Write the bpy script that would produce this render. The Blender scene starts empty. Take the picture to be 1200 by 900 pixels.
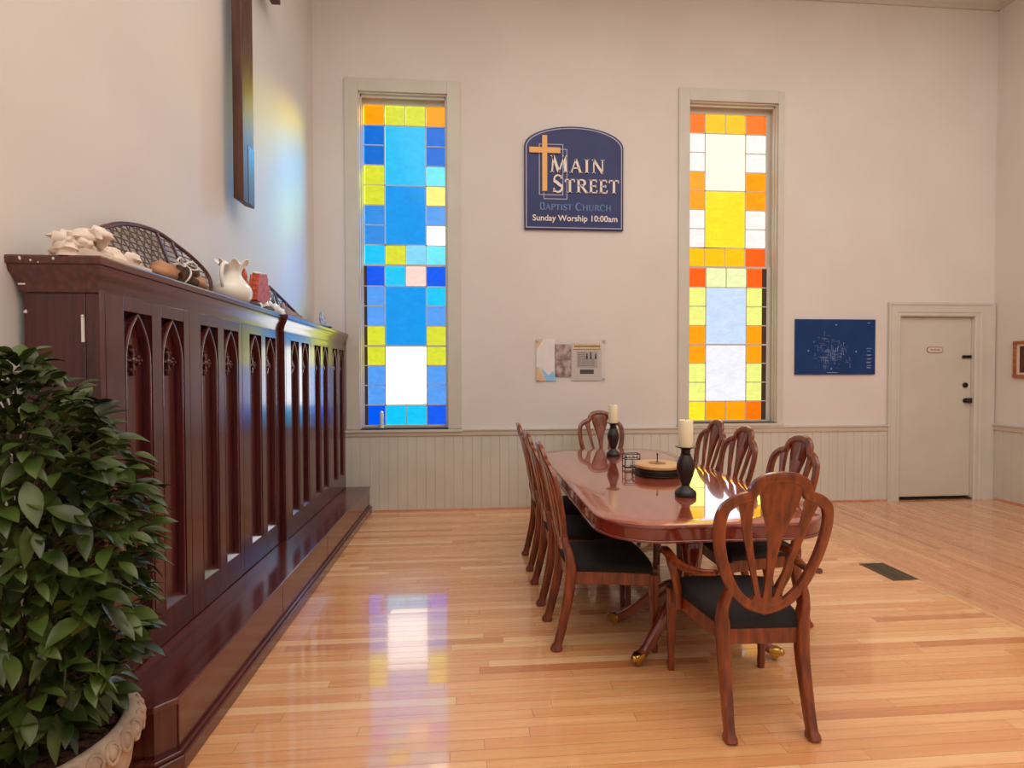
import bpy, math, random
from math import pi, sin, cos, radians as R
from mathutils import Vector, Matrix, noise
S = bpy.context.scene
COL = S.collection
# ------------------------------------------------------------------ camera
cam_d = bpy.data.cameras.new('camera'); cam = bpy.data.objects.new('camera', cam_d); COL.objects.link(cam)
cam_d.sensor_width = 36.0; cam_d.lens = 612.0 / 1200 * 36.0; cam_d.clip_start = 0.02
YAW, PITCH, ROLL = R(4.42), R(-1.055), R(0.12)
cam.matrix_world = (Matrix.Translation((0, 0, 1.45)) @ Matrix.Rotation(-YAW, 4, 'Z')
                    @ Matrix.Rotation(pi / 2 + PITCH, 4, 'X') @ Matrix.Rotation(-ROLL, 4, 'Z'))
S.camera = cam
# ------------------------------------------------------------------ world, lights, exposure
w = bpy.data.worlds.new('world'); S.world = w; w.use_nodes = True
w.node_tree.nodes['Background'].inputs[0].default_value = (1.0, 0.955, 0.91, 1)
w.node_tree.nodes['Background'].inputs[1].default_value = 0.60
def area(name, loc, target, sx, sy, energy, color, spread=None):
    l = bpy.data.lights.new(name, 'AREA'); l.shape = 'RECTANGLE'; l.size = sx; l.size_y = sy
    l.energy = energy; l.color = color
    if spread: l.spread = spread
    o = bpy.data.objects.new(name, l); COL.objects.link(o); o.location = loc
    o.rotation_euler = (Vector(target) - Vector(loc)).to_track_quat('-Z', 'Y').to_euler()
    return o
area('ceiling_light_panel', (2.2, 1.2, 5.6), (2.2, 1.2, 0), 7.0, 5.0, 205, (1.0, 0.95, 0.89))
area('ceiling_light_panel', (2.2, -2.6, 5.6), (2.2, -1.0, 0), 6.5, 2.5, 112, (1.0, 0.95, 0.89))
# bright sky outside the left hand window, slanting in towards the side wall
area('daylight_outside_window', (1.9, 8.2, 5.75), (-0.8, 5.5, 3.6), 3.0, 1.1, 300, (0.84, 1.0, 0.96), R(80))
# open sky behind each stained window
area('daylight_outside_window', (-0.9, 7.7, 3.7), (-0.9, 5.0, 3.7), 3.2, 5.6, 105, (0.95, 1.0, 1.0), R(140))
area('daylight_outside_window', (3.1, 7.7, 3.7), (3.1, 5.0, 3.7), 3.2, 5.6, 130, (0.95, 1.0, 1.0), R(140))
S.view_settings.view_transform = 'Standard'; S.view_settings.look = 'None'
S.view_settings.exposure = 0.0; S.view_settings.gamma = 1.0; S.view_settings.use_curve_mapping = False
S.cycles.max_bounces = 7; S.cycles.transparent_max_bounces = 8; S.cycles.caustics_reflective = False
S.cycles.use_denoising = True
S.cycles.sample_clamp_indirect = 4.0

# ------------------------------------------------------------------ helpers
def srgb(r, g, b):
    f = lambda c: c / 12.92 if c <= 0.04045 else ((c + 0.055) / 1.055) ** 2.4
    return (f(r / 255), f(g / 255), f(b / 255), 1)
class MB:
    def __init__(s): s.v = []; s.f = []; s.m = []
    def add(s, vs, fs, mi=0):
        o = len(s.v); s.v += [tuple(v) for v in vs]
        for f in fs: s.f.append(tuple(i + o for i in f)); s.m.append(mi)
        return s
    def box(s, x0, x1, y0, y1, z0, z1, mi=0):
        return s.add([(x0,y0,z0),(x1,y0,z0),(x1,y1,z0),(x0,y1,z0),(x0,y0,z1),(x1,y0,z1),(x1,y1,z1),(x0,y1,z1)],
              [(0,3,2,1),(4,5,6,7),(0,1,5,4),(1,2,6,5),(2,3,7,6),(3,0,4,7)], mi)
    def prism(s, poly, fn, a, b, mi=0):
        """poly 2D points; fn(u,v,t)->xyz; between t=a and t=b"""
        n = len(poly)
        vs = [fn(u, v, a) for u, v in poly] + [fn(u, v, b) for u, v in poly]
        fs = [tuple(range(n))[::-1], tuple(range(n, 2*n))] + [(i, (i+1) % n, n+(i+1) % n, n+i) for i in range(n)]
        return s.add(vs, fs, mi)
    def sweep(s, path, prof, scales=None, up=(0,0,1), closed=False, mi=0, ups=None, cap=True):
        """prof: list of (a,b): a along side vector, b along up-ish vector"""
        P = [Vector(p) for p in path]; n = len(P); k = len(prof); vs = []
        for i, p in enumerate(P):
            if closed: t = P[(i+1) % n] - P[i-1]
            else: t = P[min(i+1, n-1)] - P[max(i-1, 0)]
            t.normalize()
            u = Vector(ups[i] if ups else up); side = t.cross(u)
            if side.length < 1e-6: side = t.cross(Vector((1, 0.01, 0)))
            side.normalize(); u2 = side.cross(t).normalized()
            sc = scales[i] if scales else 1
            sa, sb = sc if isinstance(sc, tuple) else (sc, sc)
            for a, b in prof: vs.append(p + side * (a * sa) + u2 * (b * sb))
        fs = []
        for i in range(n if closed else n - 1):
            j = (i + 1) % n
            for q in range(k):
                r = (q + 1) % k
                fs.append((i*k+q, i*k+r, j*k+r, j*k+q))
        if not closed and cap:
            fs.append(tuple(range(k))[::-1]); fs.append(tuple((n-1)*k + q for q in range(k)))
        return s.add(vs, fs, mi)
    def lathe(s, prof, n=24, c=(0,0,0), mi=0, cap=True, sq=None):
        vs = []; fs = []; k = len(prof)
        for i in range(n):
            a = 2*pi*i/n
            for r, z in prof:
                rr = r * (sq(a) if sq else 1)
                vs.append((c[0]+rr*cos(a), c[1]+rr*sin(a), c[2]+z))
        for i in range(n):
            j = (i+1) % n
            for q in range(k-1): fs.append((i*k+q, j*k+q, j*k+q+1, i*k+q+1))
        if cap:
            if prof[0][0] > 1e-6: fs.append(tuple(i*k for i in range(n))[::-1])
            if prof[-1][0] > 1e-6: fs.append(tuple(i*k+k-1 for i in range(n)))
        return s.add(vs, fs, mi)
    def ball(s, c, r, n=12, m=8, mi=0, jit=0, seed=0):
        rx, ry, rz = r if isinstance(r, tuple) else (r, r, r)
        vs = []; fs = []
        for j in range(m+1):
            th = pi*j/m
            for i in range(n):
                a = 2*pi*i/n
                d = Vector((sin(th)*cos(a), sin(th)*sin(a), cos(th)))
                q = 1 + (jit * noise.noise(d*2.3 + Vector((seed, seed*1.7, 3))) if jit else 0)
                vs.append((c[0]+rx*d.x*q, c[1]+ry*d.y*q, c[2]+rz*d.z*q))
        for j in range(m):
            for i in range(n):
                fs.append((j*n+i, (j+1)*n+i, (j+1)*n+(i+1) % n, j*n+(i+1) % n))
        return s.add(vs, fs, mi)
    def floor0(s):
        s.v = [(x, y, max(0, z)) for x, y, z in s.v]; return s
    def build(s, name, mats, parent=None, bevel=0, angle=35, seg=2, sub=0):
        me = bpy.data.meshes.new(name); me.from_pydata(s.v, [], s.f)
        mats = mats if isinstance(mats, (list, tuple)) else [mats]
        for m in mats: me.materials.append(m)
        me.polygons.foreach_set('material_index', s.m)
        me.polygons.foreach_set('use_smooth', [True]*len(s.f))
        me.update()
        import bmesh
        bm = bmesh.new(); bm.from_mesh(me); bmesh.ops.remove_doubles(bm, verts=bm.verts, dist=1e-6)
        bmesh.ops.recalc_face_normals(bm, faces=bm.faces); bm.to_mesh(me); bm.free()
        me.set_sharp_from_angle(angle=R(angle))
        o = bpy.data.objects.new(name, me); COL.objects.link(o)
        if parent: o.parent = parent
        if bevel:
            b = o.modifiers.new('Bevel', 'BEVEL'); b.width = bevel; b.segments = seg; b.limit_method = 'ANGLE'; b.angle_limit = R(40)
        if sub:
            b = o.modifiers.new('Sub', 'SUBSURF'); b.levels = sub; b.render_levels = sub
        return o
def tag(o, label=None, cat=None, group=None, kind=None):
    if label: o['label'] = label
    if cat: o['category'] = cat
    if group: o['group'] = group
    if kind: o['kind'] = kind
    return o
def empty(name, loc=(0,0,0), rz=0):
    o = bpy.data.objects.new(name, None); COL.objects.link(o); o.location = loc; o.rotation_euler = (0, 0, rz)
    o.empty_display_size = 0.1
    return o
def copy_tree(o, parent=None):
    c = o.copy(); COL.objects.link(c)
    if parent: c.parent = parent
    for ch in [x for x in list(COL.objects) if x.parent == o]: copy_tree(ch, c)
    return c
def rnd_prof(a, b, r, n=3):
    """rounded rectangle profile, full size a x b"""
    out = []
    for cx, cy, s0 in ((a/2-r, b/2-r, 0), (-a/2+r, b/2-r, pi/2), (-a/2+r, -b/2+r, pi), (a/2-r, -b/2+r, 3*pi/2)):
        for i in range(n+1):
            t = s0 + (pi/2)*i/n; out.append((cx + r*cos(t), cy + r*sin(t)))
    return out
def circ(r, n=8): return [(r*cos(2*pi*i/n), r*sin(2*pi*i/n)) for i in range(n)]
def catmull(P, n=6, closed=False):
    P = [Vector(p) for p in P]; L = len(P); out = []
    for i in range(L if closed else L-1):
        p1, p2 = P[i], P[(i+1) % L]
        p0 = P[i-1] if (closed or i > 0) else p1*2-p2
        p3 = P[(i+2) % L] if (closed or i+2 < L) else p2*2-p1
        for k in range(n):
            t = k/n
            out.append(0.5*((2*p1) + (p2-p0)*t + (2*p0-5*p1+4*p2-p3)*t*t + (3*p1-p0-3*p2+p3)*t**3))
    if not closed: out.append(P[-1].copy())
    return out
# ------------------------------------------------------------------ materials
def mat(name, color, rough=0.5, metal=0.0, spec=0.5, coat=0.0, coat_r=0.05):
    m = bpy.data.materials.new(name); m.use_nodes = True; b = m.node_tree.nodes['Principled BSDF']
    b.inputs['Base Color'].default_value = color; b.inputs['Roughness'].default_value = rough
    b.inputs['Metallic'].default_value = metal; b.inputs['Specular IOR Level'].default_value = spec
    b.inputs['Coat Weight'].default_value = coat; b.inputs['Coat Roughness'].default_value = coat_r
    return m
def noisy(m, c1, c2, scale=(1,1,1), nscale=5.0, detail=4, bump=0.0, lo=0.35, hi=0.65, coord='Object', bscale=None):
    """colour variation from noise stretched along an axis"""
    nt = m.node_tree; N = nt.nodes; L = nt.links; b = N['Principled BSDF']
    tc = N.new('ShaderNodeTexCoord'); mp = N.new('ShaderNodeMapping'); mp.inputs['Scale'].default_value = scale
    L.new(tc.outputs[coord], mp.inputs['Vector'])
    nz = N.new('ShaderNodeTexNoise'); nz.inputs['Scale'].default_value = nscale; nz.inputs['Detail'].default_value = detail
    L.new(mp.outputs[0], nz.inputs['Vector'])
    cr = N.new('ShaderNodeValToRGB'); cr.color_ramp.elements[0].position = lo; cr.color_ramp.elements[1].position = hi
    cr.color_ramp.elements[0].color = c1; cr.color_ramp.elements[1].color = c2
    L.new(nz.outputs['Fac'], cr.inputs[0]); L.new(cr.outputs[0], b.inputs['Base Color'])
    if bump:
        bp = N.new('ShaderNodeBump'); bp.inputs['Strength'].default_value = bump; bp.inputs['Distance'].default_value = 0.01
        L.new(nz.outputs['Fac'], bp.inputs['Height']); L.new(bp.outputs[0], b.inputs['Normal'])
    return m
def nmat(name, c1, c2, rough, scale=(1,1,1), nscale=5.0, detail=4, bump=0.0, **k):
    kk = {q: k.pop(q) for q in ('lo', 'hi', 'coord') if q in k}
    return noisy(mat(name, c1, rough, **k), c1, c2, scale, nscale, detail, bump, **kk)
WALL = nmat('painted_plaster', srgb(219,212,206), srgb(224,218,212), 0.75, nscale=1.3, detail=5, bump=0.03)
TRIM = nmat('painted_trim', srgb(204,200,188), srgb(210,206,195), 0.42, nscale=3, detail=3)
DOORP = nmat('painted_door', srgb(206,199,184), srgb(211,205,191), 0.4, nscale=2, detail=3)
CEIL = mat('ceiling_paint', srgb(235,230,220), 0.8)
MAHOG = nmat('dark_mahogany', srgb(62,22,22), srgb(86,34,31), 0.25, (14,14,0.8), 3, 5, 0.02, coat=0.55, coat_r=0.12)
MAHOGY = nmat('dark_mahogany_long', srgb(70,27,24), srgb(98,42,36), 0.25, (14,0.6,14), 3, 5, 0.02, coat=0.55, coat_r=0.12)
CHAIRW = nmat('chair_wood', srgb(90,35,12), srgb(144,66,25), 0.3, (9,9,1.3), 4, 5, 0.02, coat=0.4, coat_r=0.12)
TABLEW = nmat('table_wood', srgb(136,60,38), srgb(160,78,52), 0.13, (10,0.8,3), 3, 5, 0.0, coat=1.0, coat_r=0.015)
TABLEB = nmat('table_band', srgb(150,72,44), srgb(172,92,60), 0.13, (2,2,2), 4, 5, 0.0, coat=1.0, coat_r=0.015)
TABLED = nmat('table_edge_wood', srgb(104,38,26), srgb(128,50,34), 0.15, (6,6,3), 3, 5, 0.0, coat=1.0, coat_r=0.03)
CUSH = nmat('black_upholstery', srgb(20,15,15), srgb(32,25,25), 0.85, nscale=120, detail=2, bump=0.05)
BRASS = mat('brass', srgb(190,150,70), 0.25, 1.0)
BLACKM = mat('black_metal', srgb(14,13,13), 0.35)
IRON = mat('dark_iron', srgb(34,30,28), 0.4, 0.6)
CANDW = nmat('dark_turned_wood', srgb(30,19,17), srgb(46,29,25), 0.4, (6,6,1), 6, 4)
WAX = mat('candle_wax', srgb(240,226,190), 0.45); WAX.node_tree.nodes['Principled BSDF'].inputs['Subsurface Weight'].default_value = 0.2
WAX.node_tree.nodes['Principled BSDF'].inputs['Subsurface Radius'].default_value = (0.02, 0.012, 0.006)
MAPLE = nmat('pale_wood', srgb(205,158,104), srgb(222,180,128), 0.35, (1,8,8), 4, 4)
WHITE = mat('white_ceramic', srgb(238,234,224), 0.25)
PLAST = nmat('rough_plaster', srgb(226,208,188), srgb(240,226,210), 0.8, nscale=9, detail=5, bump=0.3)
RED = nmat('terracotta_red', srgb(176,62,34), srgb(206,96,60), 0.5, nscale=30)
LACE = mat('rawhide_lace', srgb(104,80,70), 0.6)
SHOEW = nmat('bent_ash_wood', srgb(74,36,30), srgb(104,54,42), 0.4, nscale=8)
TAN = nmat('tan_leather', srgb(150,104,70), srgb(186,136,98), 0.65, nscale=14, bump=0.2)
BROWN = nmat('brown_bark', srgb(66,46,34), srgb(98,70,48), 0.75, nscale=18, bump=0.3)
TWINE = mat('white_twine', srgb(226,222,214), 0.7)
STONE = nmat('cast_stone', srgb(150,126,106), srgb(184,160,138), 0.85, nscale=16, detail=6, bump=0.25)
SOIL = nmat('bark_soil', srgb(52,32,22), srgb(96,60,40), 0.95, nscale=40, detail=4, bump=0.8)
LEAF = nmat('leaf', srgb(26,38,14), srgb(86,104,42), 0.36, nscale=7, detail=2, lo=0.3, hi=0.7)
STEM = mat('twig', srgb(96,90,60), 0.7)
NAVY = nmat('navy_panel', srgb(32,42,96), srgb(44,50,108), 0.3, nscale=2, spec=0.3)
BLUEP = nmat('blueprint_blue', srgb(14,52,108), srgb(20,60,118), 0.35, nscale=3, spec=0.25)
CHALK = mat('white_line', srgb(150,172,206), 0.5)
SIGNW = mat('sign_white', srgb(236,222,212), 0.4)
SIGNL = mat('sign_line', srgb(178,176,196), 0.4)
SIGNB = mat('sign_blue', srgb(96,130,178), 0.4)
GOLD = mat('gold_paint', srgb(236,176,96), 0.35)
PAPER = mat('grey_paper', srgb(202,190,180), 0.6)
INK = mat('ink', srgb(38,32,32), 0.6)
PHOTO = nmat('old_photo', srgb(110,78,74), srgb(206,178,170), 0.5, (1,1,1), 14, 3)
TANP = nmat('tan_paper', srgb(212,180,130), srgb(226,200,156), 0.6, nscale=20)
CHROME = mat('satin_steel', srgb(200,196,190), 0.25, 1.0)
VENTM = mat('bronze_vent', srgb(86,78,62), 0.5, 0.3)
FRAMEW = nmat('frame_wood', srgb(150,86,48), srgb(178,112,66), 0.4, (1,1,8), 6)
PICT = nmat('sepia_picture', srgb(58,30,16), srgb(96,54,30), 0.5, nscale=9)
MATB = mat('picture_mat', srgb(226,208,190), 0.7)
QROUND = nmat('quarter_round_wood', srgb(176,110,72), srgb(196,130,90), 0.4, (1,6,6), 5)
def acrylic():
    m = bpy.data.materials.new('clear_acrylic'); m.use_nodes = True; nt = m.node_tree; N = nt.nodes; L = nt.links
    N.remove(N['Principled BSDF']); o = N['Material Output']
    t = N.new('ShaderNodeBsdfTransparent'); t.inputs[0].default_value = (1,1,1,1)
    g = N.new('ShaderNodeBsdfGlossy'); g.inputs['Roughness'].default_value = 0.02
    mx = N.new('ShaderNodeMixShader'); mx.inputs[0].default_value = 0.035; L.new(t.outputs[0], mx.inputs[1]); L.new(g.outputs[0], mx.inputs[2])
    L.new(mx.outputs[0], o.inputs[0]); return m
ACRYL = acrylic()
STOPW = mat('weathered_stop', srgb(70,52,42), 0.7)
GLASS = {}
def glass(rgb, strength=1.0, tex=0.12):
    """daylit stained glass: coloured, lets light through, glows with the sky behind it"""
    if min(rgb) > 245: strength *= 2.8     # clear panes
    key = (rgb, strength)
    if key in GLASS: return GLASS[key]
    m = bpy.data.materials.new('stained_glass'); m.use_nodes = True; nt = m.node_tree; N = nt.nodes; L = nt.links
    N.remove(N['Principled BSDF']); o = N['Material Output']; c = srgb(*rgb)
    tc = N.new('ShaderNodeTexCoord'); mp = N.new('ShaderNodeMapping'); mp.inputs['Scale'].default_value = (9, 9, 16)
    nz = N.new('ShaderNodeTexNoise'); nz.inputs['Scale'].default_value = 1.0; nz.inputs['Detail'].default_value = 5; nz.inputs['Distortion'].default_value = 1.2
    L.new(tc.outputs['Object'], mp.inputs[0]); L.new(mp.outputs[0], nz.inputs['Vector'])
    mr = N.new('ShaderNodeMapRange'); mr.inputs['From Min'].default_value = 0.3; mr.inputs['From Max'].default_value = 0.7
    mr.inputs['To Min'].default_value = strength*(1-tex); mr.inputs['To Max'].default_value = strength*(1+tex)
    L.new(nz.outputs['Fac'], mr.inputs[0])
    e = N.new('ShaderNodeEmission'); e.inputs[0].default_value = c; L.new(mr.outputs[0], e.inputs[1])
    t = N.new('ShaderNodeBsdfTransparent'); t.inputs[0].default_value = c
    g = N.new('ShaderNodeBsdfGlossy'); g.inputs['Roughness'].default_value = 0.15; g.inputs[0].default_value = (0.6,0.6,0.6,1)
    m1 = N.new('ShaderNodeMixShader'); m1.inputs[0].default_value = 0.6; L.new(e.outputs[0], m1.inputs[1]); L.new(t.outputs[0], m1.inputs[2])
    m2 = N.new('ShaderNodeMixShader'); m2.inputs[0].default_value = 0.04; L.new(m1.outputs[0], m2.inputs[1]); L.new(g.outputs[0], m2.inputs[2])
    L.new(m2.outputs[0], o.inputs[0]); GLASS[key] = m; return m
def floor_mat(name, along_x, tones):
    """narrow strip boards with random lengths and random tone per board"""
    m = bpy.data.materials.new(name); m.use_nodes = True; nt = m.node_tree; N = nt.nodes; L = nt.links; b = N['Principled BSDF']
    def M(op, x, y=None):
        n = N.new('ShaderNodeMath'); n.operation = op
        for i, q in enumerate((x, y)):
            if q is None: continue
            if isinstance(q, (int, float)): n.inputs[i].default_value = q
            else: L.new(q, n.inputs[i])
        return n.outputs[0]
    tc = N.new('ShaderNodeTexCoord'); sx = N.new('ShaderNodeSeparateXYZ'); L.new(tc.outputs['Object'], sx.inputs[0])
    u, v = (sx.outputs[0], sx.outputs[1]) if along_x else (sx.outputs[1], sx.outputs[0])
    vr = M('DIVIDE', v, 0.057); row = M('FLOOR', vr); fv = M('FRACT', vr)
    wn = N.new('ShaderNodeTexWhiteNoise'); wn.noise_dimensions = '1D'; L.new(row, wn.inputs['W'])
    ur = M('ADD', M('DIVIDE', u, 1.15), M('MULTIPLY', wn.outputs['Value'], 7.3)); bi = M('FLOOR', ur); fu = M('FRACT', ur)
    cb = N.new('ShaderNodeCombineXYZ'); L.new(row, cb.inputs[0]); L.new(bi, cb.inputs[1])
    w2 = N.new('ShaderNodeTexWhiteNoise'); w2.noise_dimensions = '2D'; L.new(cb.outputs[0], w2.inputs['Vector'])
    gap = M('MAXIMUM', M('LESS_THAN', fv, 0.022), M('LESS_THAN', fu, 0.0016))
    cr = N.new('ShaderNodeValToRGB'); e = cr.color_ramp.elements
    e[0].position = 0.0; e[0].color = srgb(*tones[0]); e[1].position = 1.0; e[1].color = srgb(*tones[3])
    q = e.new(0.12); q.color = srgb(*tones[1]); q = e.new(0.85); q.color = srgb(*tones[2])
    L.new(w2.outputs['Value'], cr.inputs[0])
    cv = N.new('ShaderNodeCombineXYZ'); L.new(M('MULTIPLY', u, 1.6), cv.inputs[0]); L.new(M('MULTIPLY', v, 45), cv.inputs[1]); L.new(M('MULTIPLY', w2.outputs['Value'], 20), cv.inputs[2])
    nz = N.new('ShaderNodeTexNoise'); nz.inputs['Scale'].default_value = 1.2; nz.inputs['Detail'].default_value = 5; L.new(cv.outputs[0], nz.inputs['Vector'])
    mx = N.new('ShaderNodeMixRGB'); mx.blend_type = 'OVERLAY'; mx.inputs[0].default_value = 0.35
    L.new(cr.outputs[0], mx.inputs[1]); L.new(nz.outputs['Fac'], mx.inputs[2])
    m2 = N.new('ShaderNodeMixRGB'); L.new(M('MULTIPLY', gap, 0.75), m2.inputs[0]); L.new(mx.outputs[0], m2.inputs[1]); m2.inputs[2].default_value = srgb(120,72,44)
    L.new(m2.outputs[0], b.inputs['Base Color'])
    mr = N.new('ShaderNodeMapRange'); mr.inputs['To Min'].default_value = 0.20; mr.inputs['To Max'].default_value = 0.34
    L.new(nz.outputs['Fac'], mr.inputs[0]); L.new(mr.outputs[0], b.inputs['Roughness'])
    b.inputs['Coat Weight'].default_value = 0.9; b.inputs['Coat Roughness'].default_value = 0.07; b.inputs['Coat IOR'].default_value = 1.6
    # each board sits a hair out of level, so reflections break up along the strips
    tilt = M('MULTIPLY', fv, M('SUBTRACT', w2.outputs['Value'], 0.5))
    hgt = M('SUBTRACT', tilt, M('MULTIPLY', gap, 0.5))
    bp = N.new('ShaderNodeBump'); bp.inputs['Strength'].default_value = 1.0; bp.inputs['Distance'].default_value = 0.0011
    L.new(hgt, bp.inputs['Height']); L.new(bp.outputs[0], b.inputs['Normal']); L.new(bp.outputs[0], b.inputs['Coat Normal'])
    return m
FLX = floor_mat('strip_floor_across', True, [(206,132,82), (226,158,102), (238,178,122), (246,196,142)]); FLY = floor_mat('strip_floor_lengthwise', False, [(186,116,74), (206,138,92), (218,154,106), (228,170,120)])

# ================================================================== ROOM
XL, XR, YB, YF, ZC = -1.63, 6.02, 5.60, -4.0, 5.76
mb = MB()
mb.box(XL-.2, 3.10, YF, YB+.25, -.1, 0, 0); mb.box(3.10, XR+.2, YF, YB+.25, -.1, 0, 1)
mb.box(3.085, 3.125, YF, YB, -.05, 0.0012, 2)
tag(mb.build('floor', [FLX, FLY, MAPLE]), kind='structure')
tag(MB().box(XL-.2, XR+.2, YF, YB+.25, ZC, ZC+.1).build('ceiling', CEIL), kind='structure')
tag(MB().box(XL-.2, XL, YF, YB+.25, 0, ZC).build('wall_left', WALL), kind='structure')
wr = tag(MB().box(XR, XR+.2, YF, YB+.25, 0, ZC).build('wall_right', WALL), kind='structure')
W1 = dict(x0=-1.168, x1=-.249, z0=.885, z1=4.40); W2 = dict(x0=2.383, x1=3.395, z0=.915, z1=4.437)
DX0, DX1, DZ = 4.866, 5.774, 2.10
mb = MB(); T = YB + .25
def wallbox(x0, x1, z0, z1): mb.box(x0, x1, YB, T, z0, z1)
wallbox(XL-.2, W1['x0'], 0, ZC); wallbox(W1['x0'], W1['x1'], 0, W1['z0']); wallbox(W1['x0'], W1['x1'], W1['z1'], ZC)
wallbox(W1['x1'], W2['x0'], 0, ZC); wallbox(W2['x0'], W2['x1'], 0, W2['z0']); wallbox(W2['x0'], W2['x1'], W2['z1'], ZC)
wallbox(W2['x1'], DX0, 0, ZC); wallbox(DX0, DX1, DZ, ZC); wallbox(DX1, XR+.2, 0, ZC)
tag(mb.build('wall_back', WALL), kind='structure')
# beadboard wainscot: grooved profile extruded up
def beadboard(a0, a1, fn, step=0.098, z1=.80):
    m = MB(); x = a0; pts = [(a0, 0.0), (a0, .012)]
    x = a0 + step*.6
    while x < a1 - .02:
        pts += [(x-.003, .012), (x, .0075), (x+.003, .012)]; x += step
    pts += [(a1, .012), (a1, 0.0)]
    m.prism(pts, fn, 0.0, z1); return m
tag(beadboard(XL+.3, 4.66, lambda u, v, t: (u, YB-v, t)).build('trim_1', TRIM, angle=20), kind='structure')
tag(MB().box(4.66, 4.71, YB-.014, YB, 0, .80).build('trim_2', TRIM), kind='structure')
tag(beadboard(YF, YB, lambda u, v, t: (XR-v, u, t)).build('trim_3', TRIM, angle=20), kind='structure')
RAILP = [(0,0),(.022,0),(.026,.014),(.03,.045),(.042,.055),(.042,.072),(0,.072)]
mb = MB(); mb.prism(RAILP, lambda u, v, t: (t, YB-u, .798+v), XL+.02, 4.71)
tag(mb.build('trim_4', TRIM, bevel=.003), kind='structure')
mb = MB(); mb.prism(RAILP, lambda u, v, t: (XR-u, t, .798+v), YF, YB)
tag(mb.build('trim_5', TRIM, bevel=.003), kind='structure')
CR = [(0,0),(.02,0),(.025,.03),(.05,.045),(.06,.075),(.1,.11),(.12,.13),(.125,.172),(0,.172)]
mb = MB(); mb.prism(CR, lambda u, v, t: (t, YB-u, 5.587+v), XL, XR); mb.prism(CR, lambda u, v, t: (XR-u, t, 5.587+v), YF, YB)
tag(mb.build('trim_6', TRIM, angle=20), kind='structure')
QR = [(0,0),(.016,0),(.014,.008),(.008,.014),(0,.016)]
mb = MB(); mb.prism(QR, lambda u, v, t: (t, YB-.012-u, v), -1.04, 4.70)
tag(mb.build('baseboard_back', QROUND), kind='structure')
mb = MB(); mb.prism(QR, lambda u, v, t: (XR-.012-u, t, v), YF, YB-.05)
tag(mb.build('baseboard_right', QROUND), kind='structure')

# ------------------------------------------------------------------ stained glass windows
ORG=(255,160,0); YG=(214,220,50); BLU=(0,108,214); MID=(48,140,226); SKY=(40,190,246); AZU=(0,150,236); AQU=(110,232,250)
CYA=(20,196,250); PY=(252,238,130); WHT=(250,250,255); COR=(84,156,242); ROY=(0,88,238); PNK=(255,214,206); LAQ=(130,214,246)
L_ROWS = dict(left=[ORG,BLU,BLU,YG,YG,MID,MID,CYA,ROY,COR,COR,YG,YG,COR,COR,ROY],
              right=[ORG,BLU,BLU,AQU,PY,COR,WHT,AQU,ROY,CYA,COR,YG,YG,COR,COR,ROY],
              c1=(YG,YG), c8=(YG,LAQ), c9=(CYA,PNK), c16=(CYA,CYA), big=[SKY,AZU,AZU,WHT])
DOR=(246,116,0); AMB=(255,196,0); AM2=(255,160,0); PEA=(255,244,240); CRM=(255,252,226); YEL=(252,228,40); LIM=(238,244,130)
PGR=(238,246,180); PBL=(200,222,255); LAV=(240,240,250); RED_=(250,96,10)
R_ROWS = dict(left=[DOR,PEA,PEA,AM2,AM2,PEA,PEA,AMB,RED_,LIM,LIM,AM2,AM2,LIM,LIM,YEL],
              right=[DOR,PEA,PEA,AM2,AM2,PEA,PEA,RED_,RED_,LIM,LIM,AM2,AM2,LIM,LIM,DOR],
              c1=(AMB,AMB), c8=(AMB,AMB), c9=(PGR,PGR), c16=(AM2,AM2), big=[CRM,YEL,PBL,LAV])
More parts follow.
